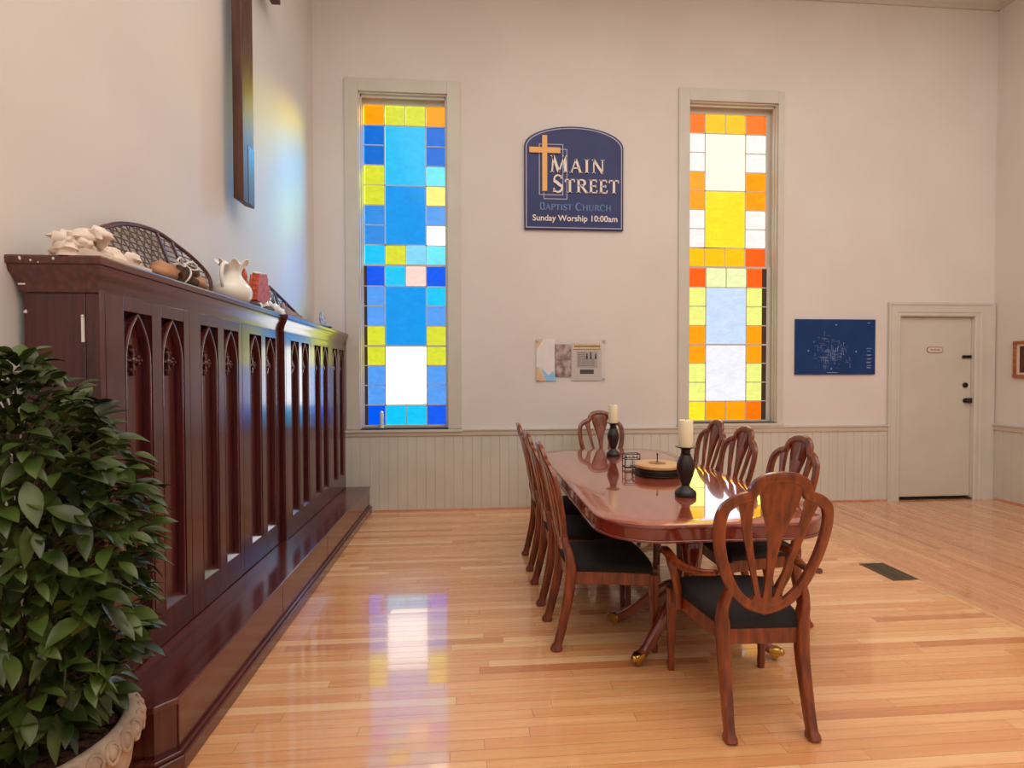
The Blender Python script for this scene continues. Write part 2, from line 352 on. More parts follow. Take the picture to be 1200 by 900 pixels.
def window(n, W, gx0, gx1, gz0, gz1, rows, cx0, cx1, cz1, boost):
    root = empty('window_%d' % n, ((W['x0']+W['x1'])/2, YB, 0)); root['kind'] = 'structure'
    ox = root.location.x
    L = lambda x: x - ox
    c = MB()   # casing
    z0 = W['z0']-.015
    c.box(L(cx0), L(W['x0']), -.022, 0, z0, cz1); c.box(L(W['x1']), L(cx1), -.022, 0, z0, cz1); c.box(L(W['x0']), L(W['x1']), -.022, 0, W['z1'], cz1)
    c.build('window_casing', TRIM, root, bevel=.003)
    MB().box(L(cx0-.01), L(cx1+.01), -.045, .0, z0-.028, z0).box(L(W['x0']), L(W['x1']), 0, .1, z0-.02, W['z0']).build('window_sill', TRIM, root, bevel=.003)
    j = MB(); d = .22
    j.box(L(W['x0']), L(W['x0'])+.012, 0, d, W['z0'], W['z1']); j.box(L(W['x1'])-.012, L(W['x1']), 0, d, W['z0'], W['z1'])
    j.box(L(W['x0']), L(W['x1']), 0, d, W['z1']-.012, W['z1'])
    j.box(L(W['x0']), L(W['x1']), .035, .05, W['z1']-.035, W['z1']-.012)
    for x, sgn in ((W['x0']+.012, 1), (W['x1']-.012, -1)):
        a, b = sorted((L(x), L(x)+sgn*.014)); j.box(a, b, .035, .05, W['z0'], W['z1']-.012)
    j.build('window_jamb', TRIM, root, bevel=.002)
    zm = (gz0+gz1)/2; cw = (gx1-gx0)/4
    for k, (y, za, zb) in enumerate(((.125, zm+.012, gz1), (.09, gz0, zm-.012))):
        f = MB(); th = .03
        xa, xb = W['x0']+.012, W['x1']-.012
        zt = W['z1']-.012 if k == 0 else zb+.022; zl = za-.022 if k == 0 else W['z0']
        f.box(L(xa), L(gx0), y-.012, y+th, zl, zt); f.box(L(gx1), L(xb), y-.012, y+th, zl, zt)
        f.box(L(gx0), L(gx1), y-.012, y+th, zb, zt); f.box(L(gx0), L(gx1), y-.012, y+th, zl, za)
        h = (zb-za)/8; b = .0055
        def hb(x0, x1, z): f.box(L(x0), L(x1), y-.005, y+.012, z-b, z+b)
        def vb(x, z0_, z1_): f.box(L(x)-b, L(x)+b, y-.005, y+.012, z0_, z1_)
        g = MB(); mats = []
        def pane(x0, x1, z0_, z1_, col):
            mm = glass(col, boost)
            if mm not in mats: mats.append(mm)
            g.add([(L(x0), y+.003, z0_), (L(x1), y+.003, z0_), (L(x1), y+.003, z1_), (L(x0), y+.003, z1_),
                   (L(x0), y+.008, z0_), (L(x1), y+.008, z0_), (L(x1), y+.008, z1_), (L(x0), y+.008, z1_)][:4], [(0,1,2,3)], mats.index(mm))
        Z = lambda r: zb - r*h         # top of row r (0..8)
        x1_, x2_, x3_ = gx0+cw, gx0+2*cw, gx0+3*cw
        for r in range(8):
            rr = r + 8*k
            pane(gx0, x1_, Z(r+1), Z(r), rows['left'][rr]); pane(x3_, gx1, Z(r+1), Z(r), rows['right'][rr])
            if r: hb(gx0, x1_, Z(r)); hb(x3_, gx1, Z(r))
        vb(x1_, za, zb); vb(x3_, za, zb)
        first, last = ('c1', 'c8') if k == 0 else ('c9', 'c16')
        for key, r in ((first, 0), (last, 7)):
            pane(x1_, x2_, Z(r+1), Z(r), rows[key][0]); pane(x2_, x3_, Z(r+1), Z(r), rows[key][1]); vb(x2_, Z(r+1), Z(r))
        hb(x1_, x3_, Z(1)); hb(x1_, x3_, Z(7)); hb(x1_, x3_, Z(4))
        if k == 1: f.box(L(gx0), L(gx1), y-.008, y+.014, Z(4)-.012, Z(4)+.006)
        pane(x1_, x3_, Z(4), Z(1), rows['big'][2*k]); pane(x1_, x3_, Z(7), Z(4), rows['big'][2*k+1])
        sash = f.build('window_sash', TRIM, root)
        g.build('stained_glass', mats, sash)
        if k == 1:   # dark outer stop seen along one edge of the lower sash
            e = MB()
            if n == 1: e.box(L(gx0), L(gx0)+.03, y-.002, y+.002, za, zb)
            else: e.box(L(gx1)-.05, L(gx1), y-.002, y+.002, za, zb)
            e.build('dark_stop', STOPW, sash)
    return root
window(1, W1, -1.138, -.264, .912, 4.327, L_ROWS, -1.308, -.109, 4.53, 1.9)
window(2, W2, 2.386, 3.328, .931, 4.36, R_ROWS, 2.263, 3.463, 4.567, 1.9)

# ------------------------------------------------------------------ door
dr = empty('door_1', ((DX0+DX1)/2, YB, 0)); dr['kind'] = 'structure'; ox = dr.location.x
MB().box(DX0-ox+.004, DX1-ox-.004, .03, .07, .03, DZ-.004).build('door_leaf', DOORP, dr, bevel=.003)
c = MB(); CP = [(0,0),(0,.012),(.012,.02),(.04,.02),(.05,.026),(.12,.026),(.135,.034),(.156,.034),(.156,0)]
nC = len(CP); vs = []; fs = []
for cx_, sg_, zz_ in ((DX0-ox, -1, 0), (DX0-ox, -1, 1), (DX1-ox, 1.48, 1), (DX1-ox, 1.48, 0)):
    vs += [(cx_+sg_*u, -v, (DZ+u)*zz_) for u, v in CP]
for a_ in range(3):
    for q in range(nC): fs.append((a_*nC+q, a_*nC+(q+1) % nC, (a_+1)*nC+(q+1) % nC, (a_+1)*nC+q))
fs += [tuple(range(nC)), tuple(3*nC+q for q in range(nC))]
c.add(vs, fs).build('door_casing', TRIM, dr, angle=20)
MB().box(DX0-ox, DX1-ox, 0, .1, 0, .012).build('threshold', CANDW, dr)
MB().box(DX0-ox-.02, DX1-ox+.02, .09, .12, 0, DZ).build('door_stop', TRIM, dr)
k = MB()
kprof = [(0,0),(.026,0),(.026,.006),(.012,.01),(.012,.028),(.024,.034),(.028,.046),(.022,.058),(0,.062)]
def yl(m, prof, cx, cz, y0, n=20):
    vs = MB(); vs.lathe(prof, n)
    m.add([(cx + v[0], y0 - v[2], cz + v[1]) for v in vs.v], vs.f)
yl(k, kprof, 5.70-ox, 1.135, .03); k.box(5.71-ox, 5.765-ox, .0, .03, 1.11, 1.165)
k.build('door_knob', BLACKM, dr, bevel=.003)
k = MB(); yl(k, [(0,0),(.03,0),(.03,.012),(.02,.018),(0,.02)], 5.70-ox, 1.315, .03); k.box(5.696-ox, 5.704-ox, -.005, .01, 1.30, 1.33)
k.build('deadbolt', BLACKM, dr)
k = MB().box(5.66-ox, 5.765-ox, .012, .03, 1.625, 1.66); k.box(5.64-ox, 5.70-ox, .004, .014, 1.636, 1.648)
k.build('slide_bolt', BLACKM, dr, bevel=.005)
def capsule(cx, cz, w_, h_, n=8):
    r = h_/2; pts = []
    for i in range(n+1): a = -pi/2+pi*i/n; pts.append((cx+w_/2-r+r*cos(a), cz+r*sin(a)))
    for i in range(n+1): a = pi/2+pi*i/n; pts.append((cx-w_/2+r+r*cos(a), cz+r*sin(a)))
    return pts
pl = MB().prism(capsule(5.32-ox, 1.722, .20, .07), lambda u, v, t: (u, t, v), .024, .03).build('name_plate', FRAMEW, dr)
MB().prism(capsule(5.32-ox, 1.722, .186, .056), lambda u, v, t: (u, t, v), .0225, .0242).build('plate_face', DOORP, pl)
g = MB()
for i in range(8): g.box(5.265+i*.0145-ox, 5.274+i*.0145-ox, .0218, .0226, 1.715, 1.729 + (.004 if i % 3 == 0 else 0))
g.build('lettering', FRAMEW, pl)

# ================================================================== PANELLED CABINETS (left)
ZT = 1.875
def arch(yc, hw, z0, zs, za, n=8):
    """closed-at-bottom lancet outline in (y,z) from bottom left over the apex to bottom right"""
    h = za - zs; RR = (h*h + hw*hw)/(2*hw); pts = [(yc-hw, z0)]
    a1 = math.asin(h/RR) if h < RR else pi/2
    for i in range(n+1):
        t = a1*i/n; pts.append((yc - hw + RR - RR*cos(t), zs + RR*sin(t)))
    for i in range(n-1, -1, -1):
        t = a1*i/n; pts.append((yc + hw - RR + RR*cos(t), zs + RR*sin(t)))
    pts.append((yc+hw, z0)); return pts
def cab_door(parent, y0, y1, zf0, zf1, l_off, xf):
    """door with two lancet panels; xf is local x of the face (pointing +x)"""
    d = MB(); zb, zt = .415, 1.700
    ls = [(y0+a, y0+b) for a, b in l_off]
    d.box(xf-.05, xf-.032, y0, y1, zf0, zf1)                    # recessed backing
    d.box(xf-.034, xf, y0, ls[0][0], zf0, zf1); d.box(xf-.034, xf, ls[0][1], ls[1][0], zf0, zf1); d.box(xf-.034, xf, ls[1][1], y1, zf0, zf1)
    for a, b in ls:
        d.box(xf-.034, xf, a, b, zf0, zb); d.box(xf-.034, xf, a, b, zt, zf1)
    door = d.build('cabinet_door', MAHOG, parent, bevel=.0015)
    for a, b in ls:
        yc, hw = (a+b)/2, (b-a)/2-.012
        path = [(xf-.018, y, z) for y, z in arch(yc, hw, zb, 1.50, zt-.006)]
        MB().sweep(path, rnd_prof(.016, .034, .006, 2), up=(1,0,0)).build('lancet_moulding', MAHOG, door)
        MB().prism([(0,0),(.032,0),(0,.03)], lambda u, v, t: (xf-.034+u, t, zb+v), a+.002, b-.002).build('panel_sill', MAHOG, door)
        o = MB(); zc = 1.51; X = xf-.03
        o.ball((X+.006, yc, zc), (.016, .016, .016), 10, 6)
        for q in range(4):
            t = q*pi/2; dy, dz = cos(t), sin(t)
            o.sweep([(X, yc, zc), (X+.006, yc+dy*.024, zc+dz*.024), (X+.004, yc+dy*.052, zc+dz*.052)], rnd_prof(.012, .014, .003, 1), [1, 1, .5], up=(1,0,0))
            o.ball((X+.004, yc+dy*.04 - dz*.014, zc+dz*.04 + dy*.014), .009, 8, 5); o.ball((X+.004, yc+dy*.04 + dz*.014, zc+dz*.04 - dy*.014), .009, 8, 5)
            o.ball((X+.004, yc+dy*.056, zc+dz*.056), .008, 8, 5)
        o.build('quatrefoil', MAHOG, door)
    return door
CORN = [(0,1.745),(.010,1.75),(.012,1.775),(.02,1.80),(.034,1.825),(.036,1.842),(.044,1.846),(.046,1.868),(.042,1.875)]
def cabinet(label, ya, yb, xf, doors, near_end):
    root = empty('panelled_cabinet', (XL+.012, ya, 0)); bx = XL+.012
    tag(root, label, 'cabinet', 'panelled cabinets along the left wall')
    xb = .013; X = xf - bx; L = yb - ya
    MB().box(xb, X-.052, 0, L, .27, 1.80).build('cabinet_body', MAHOG, root, bevel=.002)
    c = MB(); p0 = 0.0 if near_end else 0.0
    # face frame rails + end stiles
    for a_, b_ in ((0, doors[0][0]-ya-.002), (doors[-1][1]-ya+.002, L)): MB().box(X-.05, X, a_, b_, .27, 1.76).build('frame_stile', MAHOG, root, bevel=.002)
    
    for y0, y1 in doors:
        cab_door(root, y0-ya+.0015, y1-ya-.0015, .275, 1.755, [(.1, .28), (.345, .525)], X)
    # cornice wrapped round near end, front and far end
    cv = MB(); n = len(CORN)
    e1 = 1.0
    def ring(px, py, sx, sy): return [(px + u*sx, py + u*sy, z) for u, z in CORN]
    ne, fe = (-1, 0) if near_end else (-.5, .3)
    pts = ring(xb, 0, -.8, ne) + ring(X-.012, 0, 1, ne) + ring(X-.012, L, 1, fe) + ring(xb, L, -.8, fe)
    fs = []
    for s in range(4):
        t = (s+1) % 4
        for q in range(n-1): fs.append((s*n+q, t*n+q, t*n+q+1, s*n+q+1))
    fs.append(tuple(s*n+n-1 for s in range(4))); fs.append(tuple(s*n for s in range(4))[::-1])
    cv.add(pts, fs); cv.build('cornice', MAHOGY, root, angle=25)
    return root, X, L
d1 = [(2.04+.575*i, 2.04+.575*(i+1)) for i in range(3)]
d2 = [(3.828+.575*i, 3.828+.575*(i+1)) for i in range(3)]
cabA, XA, LA = cabinet('tall dark mahogany cabinet nearest the potted plant with lancet panelled doors', 2.012, 3.768, -1.345, d1, True)
cabB, XB, LB = cabinet('tall dark mahogany cabinet beside the blue window with lancet panelled doors', 3.802, 5.56, -1.315, d2, False)
# white painted hinge and chips on the near end
h = MB().box(XA-.062, XA-.054, -.006, 0, 1.57, 1.66); h.ball((XA-.058, -.004, 1.665), .005, 8, 5)
tag(h.build('hinge', WHITE, cabA), 'white painted hinge on the end panel')
for y, z, r in ((.04, 1.862, .006), (.075, 1.855, .004), (.15, 1.862, .006), (.10, 1.848, .003)):
    tag(MB().ball((y, -.046, z), (r*.75, .0012, r*.9), 9, 5, jit=.8, seed=y*50).build('paint_chip', WHITE, cabA), 'white paint chip')
tag(MB().box(.006, .03, -.0135, -.011, 1.774, 1.78).build('paint_chip', WHITE, cabA), 'white paint chip')
tag(MB().ball((.02, -.001, 1.68), (.006, .002, .007), 8, 5, jit=.8).build('paint_chip', WHITE, cabA), 'white paint chip')
# stepped plinth bench
st = empty('plinth_step', (-1.35, 3.75, 0)); tag(st, 'long low mahogany step running along the floor under the cabinets', 'step')
ox, oy = -1.35, 3.75
def poly(e): return [(XL+.02, 1.935-e), (-1.135+e*.6, 1.935-e), (-1.085+e, 1.985-e*.4), (-1.085+e, 5.605), (XL+.02, 5.605)]
fl_ = lambda u, v, t: (u-ox, v-oy, t)
MB().prism(poly(0), fl_, 0, .245).build('step_core', MAHOG, st)
MB().prism(poly(.012), fl_, .245, .27).build('step_tread', MAHOGY, st, bevel=.005)
MB().prism(poly(.034), fl_, 0, .06).prism(poly(.022), fl_, .06, .075).build('base_moulding', MAHOGY, st, bevel=.004)
for a, b in ((1.99, 3.05), (3.056, 3.98), (3.986, 5.58)):
    MB().box(-1.087-ox, -1.079-ox, a-oy, b-oy, .078, .243).build('front_panel', MAHOGY, st, bevel=.0015)

# ------------------------------------------------------------------ wooden cross on the left wall
cr = empty('wooden_cross', (-1.53, 3.69, 2.6)); tag(cr, 'large dark wooden cross hung high on the left wall, lower post in view', 'cross')
c = MB(); c.prism([(-.035,0),(.03,0),(.03,2.45),(-.035,2.45)], lambda u, v, t: (u, t, v + (.02 if v < 1 and u < 0 else 0)), -.09, .09)
post = c.build('cross_post', CANDW if False else nmat('aged_beam', srgb(62,34,24), srgb(92,54,36), 0.45, (9,9,1), 3, 5, 0.05), cr, bevel=.006)
BEAM = post.data.materials[0]
MB().box(-.034, .036, -.62, .62, 1.77, 1.95).build('cross_arm', BEAM, cr, bevel=.006)
for zz_ in (1.6, 2.2): MB().box(-.097, -.03, -.05, .05, zz_, zz_+.1).build('wall_spacer', BEAM, cr)
tag(MB().box(.0301, .0325, -.01, .086, .012, .40).build('metal_strap', mat('dull_plate', srgb(84,66,58), .35, spec=.6), cr, bevel=.001), 'dull plate at the foot of the post')  # reflection on the post face, put in as a thin greyer strip

# ================================================================== CHURCH SIGN
def ribbon2(pts, ws):
    out = []; n = len(pts)
    Lp, Rp = [], []
    for i in range(n):
        a = pts[max(i-1,0)]; b = pts[min(i+1,n-1)]; dx, dy = b[0]-a[0], b[1]-a[1]; l = math.hypot(dx,dy) or 1
        w_ = ws[i]/2 if isinstance(ws, (list,tuple)) else ws/2
        Lp.append((pts[i][0]-dy/l*w_, pts[i][1]+dx/l*w_)); Rp.append((pts[i][0]+dy/l*w_, pts[i][1]-dx/l*w_))
    return Lp, Rp
def arc(cx, cy, rx, ry, a0, a1, n=10): return [(cx+rx*cos(R(a0+(a1-a0)*i/n)), cy+ry*sin(R(a0+(a1-a0)*i/n))) for i in range(n+1)]
TK, TN = .175, .09
def swell(n, a=TN, b=TK): return [a+(b-a)*sin(pi*i/(n-1)) for i in range(n)]
B_TOP = [(.16,.965)] + arc(.38,.75,.26,.215,85,-85,10) + [(.16,.535)]
GL = {
 'M': (1.02, [([(.1,0),(.17,1)],TN),([(.15,1),(.5,.03)],TK),([(.5,.03),(.85,1)],TN),([(.83,1),(.92,0)],TK)], [(.1,0,.22),(.92,0,.26),(.1,1,.2),(.9,1,.2)]),
 'A': (.86, [([(.08,0),(.44,1)],TN),([(.42,1),(.78,0)],TK),([(.2,.34),(.64,.34)],TN)], [(.08,0,.24),(.78,0,.28)]),
 'I': (.36, [([(.18,0),(.18,1)],TK)], [(.18,0,.32),(.18,1,.32)]),
 'N': (.94, [([(.14,0),(.14,1)],TN),([(.12,1),(.8,0)],TK),([(.8,0),(.8,1)],TN)], [(.14,0,.26),(.1,1,.22),(.8,1,.26)]),
 'T': (.74, [([(.37,0),(.37,1)],TK),([(.02,.965),(.72,.965)],TN),([(.04,.97),(.02,.78)],TN),([(.70,.97),(.72,.78)],TN)], [(.37,0,.32)]),
 'E': (.64, [([(.16,0),(.16,1)],TK),([(.1,.965),(.56,.965)],TN),([(.16,.52),(.5,.52)],TN),([(.1,.035),(.6,.035)],TN),([(.56,.98),(.57,.8)],TN),([(.5,.62),(.5,.42)],TN),([(.58,.02),(.62,.22)],TN)], [(.13,0,.24),(.13,1,.24)]),
 'R': (.82, [([(.16,0),(.16,1)],TK),(B_TOP,swell(13)),([(.36,.54),(.78,0)],TK)], [(.16,0,.32),(.8,0,.2),(.1,1,.2)]),
 'P': (.68, [([(.16,0),(.16,1)],TK),(B_TOP,swell(13))], [(.16,0,.32),(.1,1,.2)]),
 'B': (.72, [([(.16,0),(.16,1)],TK),(B_TOP,swell(13)),([(.16,.535)]+arc(.4,.285,.27,.25,85,-85,10)+[(.16,.035)],swell(13))], [(.1,0,.2),(.1,1,.2)]),
 'C': (.88, [(arc(.5,.5,.43,.5,48,312,18),swell(19)),([(.79,.88),(.8,.68)],TN)], []),
 'H': (.96, [([(.17,0),(.17,1)],TK),([(.79,0),(.79,1)],TK),([(.17,.52),(.79,.52)],TN)], [(.17,0,.32),(.17,1,.32),(.79,0,.32),(.79,1,.32)]),
 'U': (.9, [([(.17,1),(.17,.36)]+arc(.46,.34,.29,.34,180,360,12)+[(.75,.36),(.75,1)],[TK]*6+[TN]*11),],[(.17,1,.32),(.75,1,.3)]),
 'S': (.62, [(arc(.31,.74,.22,.235,35,205,9)+[(.2,.6),(.31,.51),(.43,.41)]+arc(.3,.27,.25,.25,25,-150,9),[TN]*3+[.1]*6+[TK]*5+[.12]*5+[TN]*4),([(.5,.98),(.49,.78)],TN),([(.08,.24),(.07,.02)],TN)], []),
 ' ': (.4, [], []),
}
def glyph(mb, chh, x, y, h, fn, a, b):
    wd, strokes, serifs = GL[chh]
    for pts, ws in strokes:
        if isinstance(ws, list) and len(ws) != len(pts): ws = (ws + [ws[-1]]*len(pts))[:len(pts)]
        Lp, Rp = ribbon2(pts, ws)
        for i in range(len(pts)-1):
            q = [Lp[i], Lp[i+1], Rp[i+1], Rp[i]]
            mb.prism([(x+u*h, y+v*h) for u, v in q], fn, a, b)
    for sx, sy, sw in serifs:
        v0 = 0 if sy == 0 else .955
        mb.prism([(x+(sx-sw/2)*h, y+v0*h), (x+(sx+sw/2)*h, y+v0*h), (x+(sx+sw/2)*h, y+(v0+.045)*h), (x+(sx-sw/2)*h, y+(v0+.045)*h)], fn, a, b)
    return wd
def text_line(mb, parts, x0, x1, y, fn, a, b):
    """parts: list of (char, cap height). Fit between x0 and x1"""
    tot = sum(GL[c_][0]*h_ for c_, h_ in parts); gap = (x1-x0-tot)/(len(parts)-1); x = x0
    for c_, h_ in parts:
        glyph(mb, c_, x, y, h_, fn, a, b); x += GL[c_][0]*h_ + gap
sg = empty('church_sign', (1.104, YB, 3.0)); tag(sg, 'navy arch topped church sign with gold cross on the back wall', 'sign')
SX = lambda cx: (cx-465)/740*1.074; SZ = lambda cy: (835-cy)/770*1.10
sfn = lambda u, v, t: (u, -t, v)
def arch_top(inset):
    x0, x1, z0 = SX(95)+inset, SX(835)-inset, inset
    zs, za = SZ(218)-inset*.6, SZ(65)-inset
    hw = (x1-x0)/2; pts = [(x0, z0), (x1, z0)]
    for i in range(25):
        t = pi*i/24; c_ = cos(t); s_ = sin(t)
        pts.append((hw*c_, zs + (za-zs)*s_))
    return pts
MB().prism(arch_top(0), sfn, .004, .032).build('sign_board', NAVY, sg, bevel=.003)
def ringm(outer, inner, a, b):
    m = MB(); n = len(outer)
    vs = [sfn(u,v,a) for u,v in outer]+[sfn(u,v,a) for u,v in inner]+[sfn(u,v,b) for u,v in outer]+[sfn(u,v,b) for u,v in inner]
    fs = []
    for i in range(n):
        j = (i+1) % n
        fs += [(2*n+i,2*n+j,3*n+j,3*n+i),(i,j,2*n+j,2*n+i),(n+i,3*n+i,3*n+j,n+j),(i,n+i,n+j,j)]
    return m.add(vs, fs)
tag(ringm(arch_top(.016), arch_top(.025), .031, .0335).build('border_line', SIGNL, sg), 'thin pale border line')
def frame2(x0, x1, y0, y1, t): return [(SX(x0),SZ(y1)),(SX(x1),SZ(y1)),(SX(x1),SZ(y0)),(SX(x0),SZ(y0))], [(SX(x0)+t,SZ(y1)+t),(SX(x1)-t,SZ(y1)+t),(SX(x1)-t,SZ(y0)-t),(SX(x0)+t,SZ(y0)-t)]
for q, dz in (((237,413,235,610), .0), ((203,383,200,580), .0006)):
    o_, i_ = frame2(*q, .008); ringm(o_, i_, .031, .0332+dz).build('outline_square', SIGNL, sg)
g = MB(); g.prism([(SX(225),SZ(555)),(SX(263),SZ(555)),(SX(263),SZ(140)),(SX(225),SZ(140))], sfn, .031, .05); g.prism([(SX(130),SZ(272)),(SX(360),SZ(272)),(SX(360),SZ(229)),(SX(130),SZ(229))], sfn, .0315, .0505)
g.build('gold_cross', GOLD, sg, bevel=.003)
kz = 1.10/770
g = MB(); text_line(g, [('M',125*kz),('A',102*kz),('I',102*kz),('N',102*kz)], SX(287), SX(690), SZ(412), sfn, .032, .044)
text_line(g, [('S',130*kz)]+[(q,100*kz) for q in 'TREET'], SX(303), SX(798), SZ(560), sfn, .032, .044)
g.build('raised_lettering', SIGNW, sg)
g = MB(); text_line(g, [('B',55*kz)]+[(q,45*kz) for q in 'APTIST']+[(' ',45*kz),('C',55*kz)]+[(q,45*kz) for q in 'HURCH'], SX(207), SX(743), SZ(690), sfn, .032, .0345)
g.build('blue_lettering', SIGNB, sg)
cu = bpy.data.curves.new('t', 'FONT'); cu.body = 'Sunday Worship 10:00am'; cu.size = .085; cu.align_x = 'CENTER'; cu.extrude = .0012; cu.offset = .0012
to = bpy.data.objects.new('t', cu); me = bpy.data.meshes.new_from_object(to); bpy.data.objects.remove(to)
xs = [v.co.x for v in me.vertices]; wd = max(xs)-min(xs); mid = (max(xs)+min(xs))/2; fx = (SX(790)-SX(155))/wd
for v in me.vertices: v.co = Vector(((v.co.x-mid)*fx + (SX(790)+SX(155))/2, -.0335 - v.co.z, SZ(770)+v.co.y*1.05))
me.materials.clear(); me.materials.append(SIGNW); me.update()
o = bpy.data.objects.new('service_lettering', me); COL.objects.link(o); o.parent = sg

# ------------------------------------------------------------------ blue site plan
bp = empty('blueprint_panel', (4.082, YB, 1.751)); tag(bp, 'blue rectangular plan with faint white drawing beside the door', 'poster')
MB().box(-.4735, .4735, -.02, -.003, -.31, .31).build('panel_board', BLUEP, bp, bevel=.002)
PX = lambda cx: (cx-577.5)/925*.947; PZ = lambda cy: (425.5-cy)/645*.62
g = MB(); rs = random.Random(4)
def ln(x0, x1, y0, y1): g.box(min(x0,x1), max(x0,x1), -.0212, -.0195, min(y0,y1), max(y0,y1))
for i in range(150):
    cx = rs.gauss(510, 95); cy = 480 + rs.gauss(0, 95) + (cx-510)*.25
    if not (315 < cx < 770 and 270 < cy < 680): continue
    l = rs.uniform(8, 55); th = rs.uniform(1.2, 2.6)
    if rs.random() < .55: ln(PX(cx-l/2), PX(cx+l/2), PZ(cy), PZ(cy+th))
    else: ln(PX(cx), PX(cx+th), PZ(cy-l/2), PZ(cy+l/2))
for cx, cy in ((582,168),(262,470),(815,480),(530,680)):
    g.prism([(PX(cx)+.009*cos(t*pi/4), PZ(cy)+.009*sin(t*pi/4)) for t in range(8)], sfn, .0195, .0212)
for i, cy in enumerate((440,470,515,522,560,568,600,608,640,660,668)): ln(PX(935+(i*7) % 12), PX(995-(i*13) % 25), PZ(cy), PZ(cy+5))
ln(PX(480), PX(600), PZ(722), PZ(728)); ln(PX(945), PX(975), PZ(140), PZ(148)); ln(PX(400), PX(480), PZ(543), PZ(550))
g.build('drawn_lines', CHALK, bp)

# ------------------------------------------------------------------ acrylic plaque with clippings
ac = empty('clipping_plaque', (1.075, YB, 1.605)); tag(ac, 'clear acrylic plaque holding old photographs and news clippings below the sign', 'plaque')
AX = lambda cx: (cx-595)/815*.765; AZ = lambda cy: (342-cy)/495*.455
def sheet(name, x0, x1, y0, y1, m, t0=.010, t1=.0118, parent=ac): return MB().box(AX(x0), AX(x1), -t1, -t0, AZ(y1), AZ(y0)).build(name, m, parent)
MB().box(AX(185), AX(1003), -.024, -.018, AZ(592), AZ(95)).build('acrylic_sheet', ACRYL, ac)
sheet('old_photograph', 405, 592, 158, 336, PHOTO); sheet('old_photograph', 405, 592, 346, 540, PHOTO)
sheet('window_print', 190, 412, 98, 588, nmat('pale_print', srgb(232,224,218), srgb(244,238,232), .5))  # window reflection in the acrylic, put in as a pale sheet with coloured shapes
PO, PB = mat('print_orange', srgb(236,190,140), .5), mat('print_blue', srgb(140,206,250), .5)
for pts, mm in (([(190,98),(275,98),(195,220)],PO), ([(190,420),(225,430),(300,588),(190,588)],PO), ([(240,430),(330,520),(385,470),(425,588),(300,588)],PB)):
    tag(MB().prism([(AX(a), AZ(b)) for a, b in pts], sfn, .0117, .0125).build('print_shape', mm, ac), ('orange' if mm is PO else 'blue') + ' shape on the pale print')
hd = sheet('headline_strip', 610, 945, 148, 215, TANP)
g = MB()
for i in range(14): g.box(AX(630+i*22), AX(645+i*22), -.0124, -.0117, AZ(190), AZ(172))
g.build('printed_words', INK, hd)
sheet('article_sheet', 600, 950, 225, 585, PAPER, .0095, .0108)
art = sheet('news_article', 660, 905, 240, 437, mat('newsprint', srgb(176,164,156), .6))
g = MB()
for i in range(9):
    for cx in (670, 720, 770, 825):
        if i < 4 and cx > 740: continue
        g.box(AX(cx), AX(cx+44), -.0123, -.0117, AZ(262+i*19), AZ(257+i*19))
for cx, hh in ((765,70),(810,85),(868,60)): g.prism([(AX(cx),AZ(330)),(AX(cx+26),AZ(330)),(AX(cx+20),AZ(330-hh)),(AX(cx+8),AZ(330-hh))], sfn, .0117, .0124)
g.build('printed_words', INK, art)
sheet('black_caption', 697, 860, 455, 507, INK, .010, .0122)
for cx, cy in ((205,115),(983,117),(978,563),(210,572)):
    k = MB(); yl(k, [(0,0),(.009,0),(.009,.026),(.012,.027),(.012,.032),(0,.033)], AX(cx), AZ(cy), 0, 14); k.build('standoff', CHROME, ac)

# ------------------------------------------------------------------ picture on right wall
pf = empty('framed_picture', (XR, 5.06, 1.603)); tag(pf, 'small brown framed picture on the right wall past the door', 'picture')
f = MB(); f.box(-.028,0,-.30,.30,-.203,-.173).box(-.028,0,-.30,.30,.173,.203).box(-.028,0,-.30,-.268,-.173,.173).box(-.028,0,.268,.30,-.173,.173)
f.build('picture_frame', FRAMEW, pf, bevel=.004)
MB().box(-.014, -.003, -.27, .27, -.175, .175).build('picture_mat', MATB, pf)
MB().box(-.016, -.0135, -.235, .235, -.145, .145).build('picture_print', PICT, pf)
# ------------------------------------------------------------------ white stick on left window sill
k = MB(); k.lathe([(0,0),(.022,0),(.024,.006),(.019,.012),(.019,.165),(.012,.172),(.004,.178),(0,.178)], 16)
o = k.build('sill_candle', WAX); o.location = (-.955, 5.64, W1['z0']); tag(o, 'short white candle standing on the blue window sill', 'candle')
# ------------------------------------------------------------------ floor register
vt = empty('floor_register', (3.035, 3.575, 0)); tag(vt, 'bronze metal floor register in the boards right of the table', 'vent')
f = MB(); a, b = .095, .16
f.box(-a,a,-b,-b+.018,0,.005).box(-a,a,b-.018,b,0,.005).box(-a,-a+.018,-b+.018,b-.018,0,.005).box(a-.018,a,-b+.018,b-.018,0,.005)
f.build('register_frame', VENTM, vt)
f = MB()
for i in range(16): f.box(-a+.018, a-.018, -b+.024+i*.0185, -b+.034+i*.0185, .0005, .004)
f.box(-.006, .006, -b+.018, b-.018, .0008, .0045); f.build('louvre_grille', VENTM, vt)

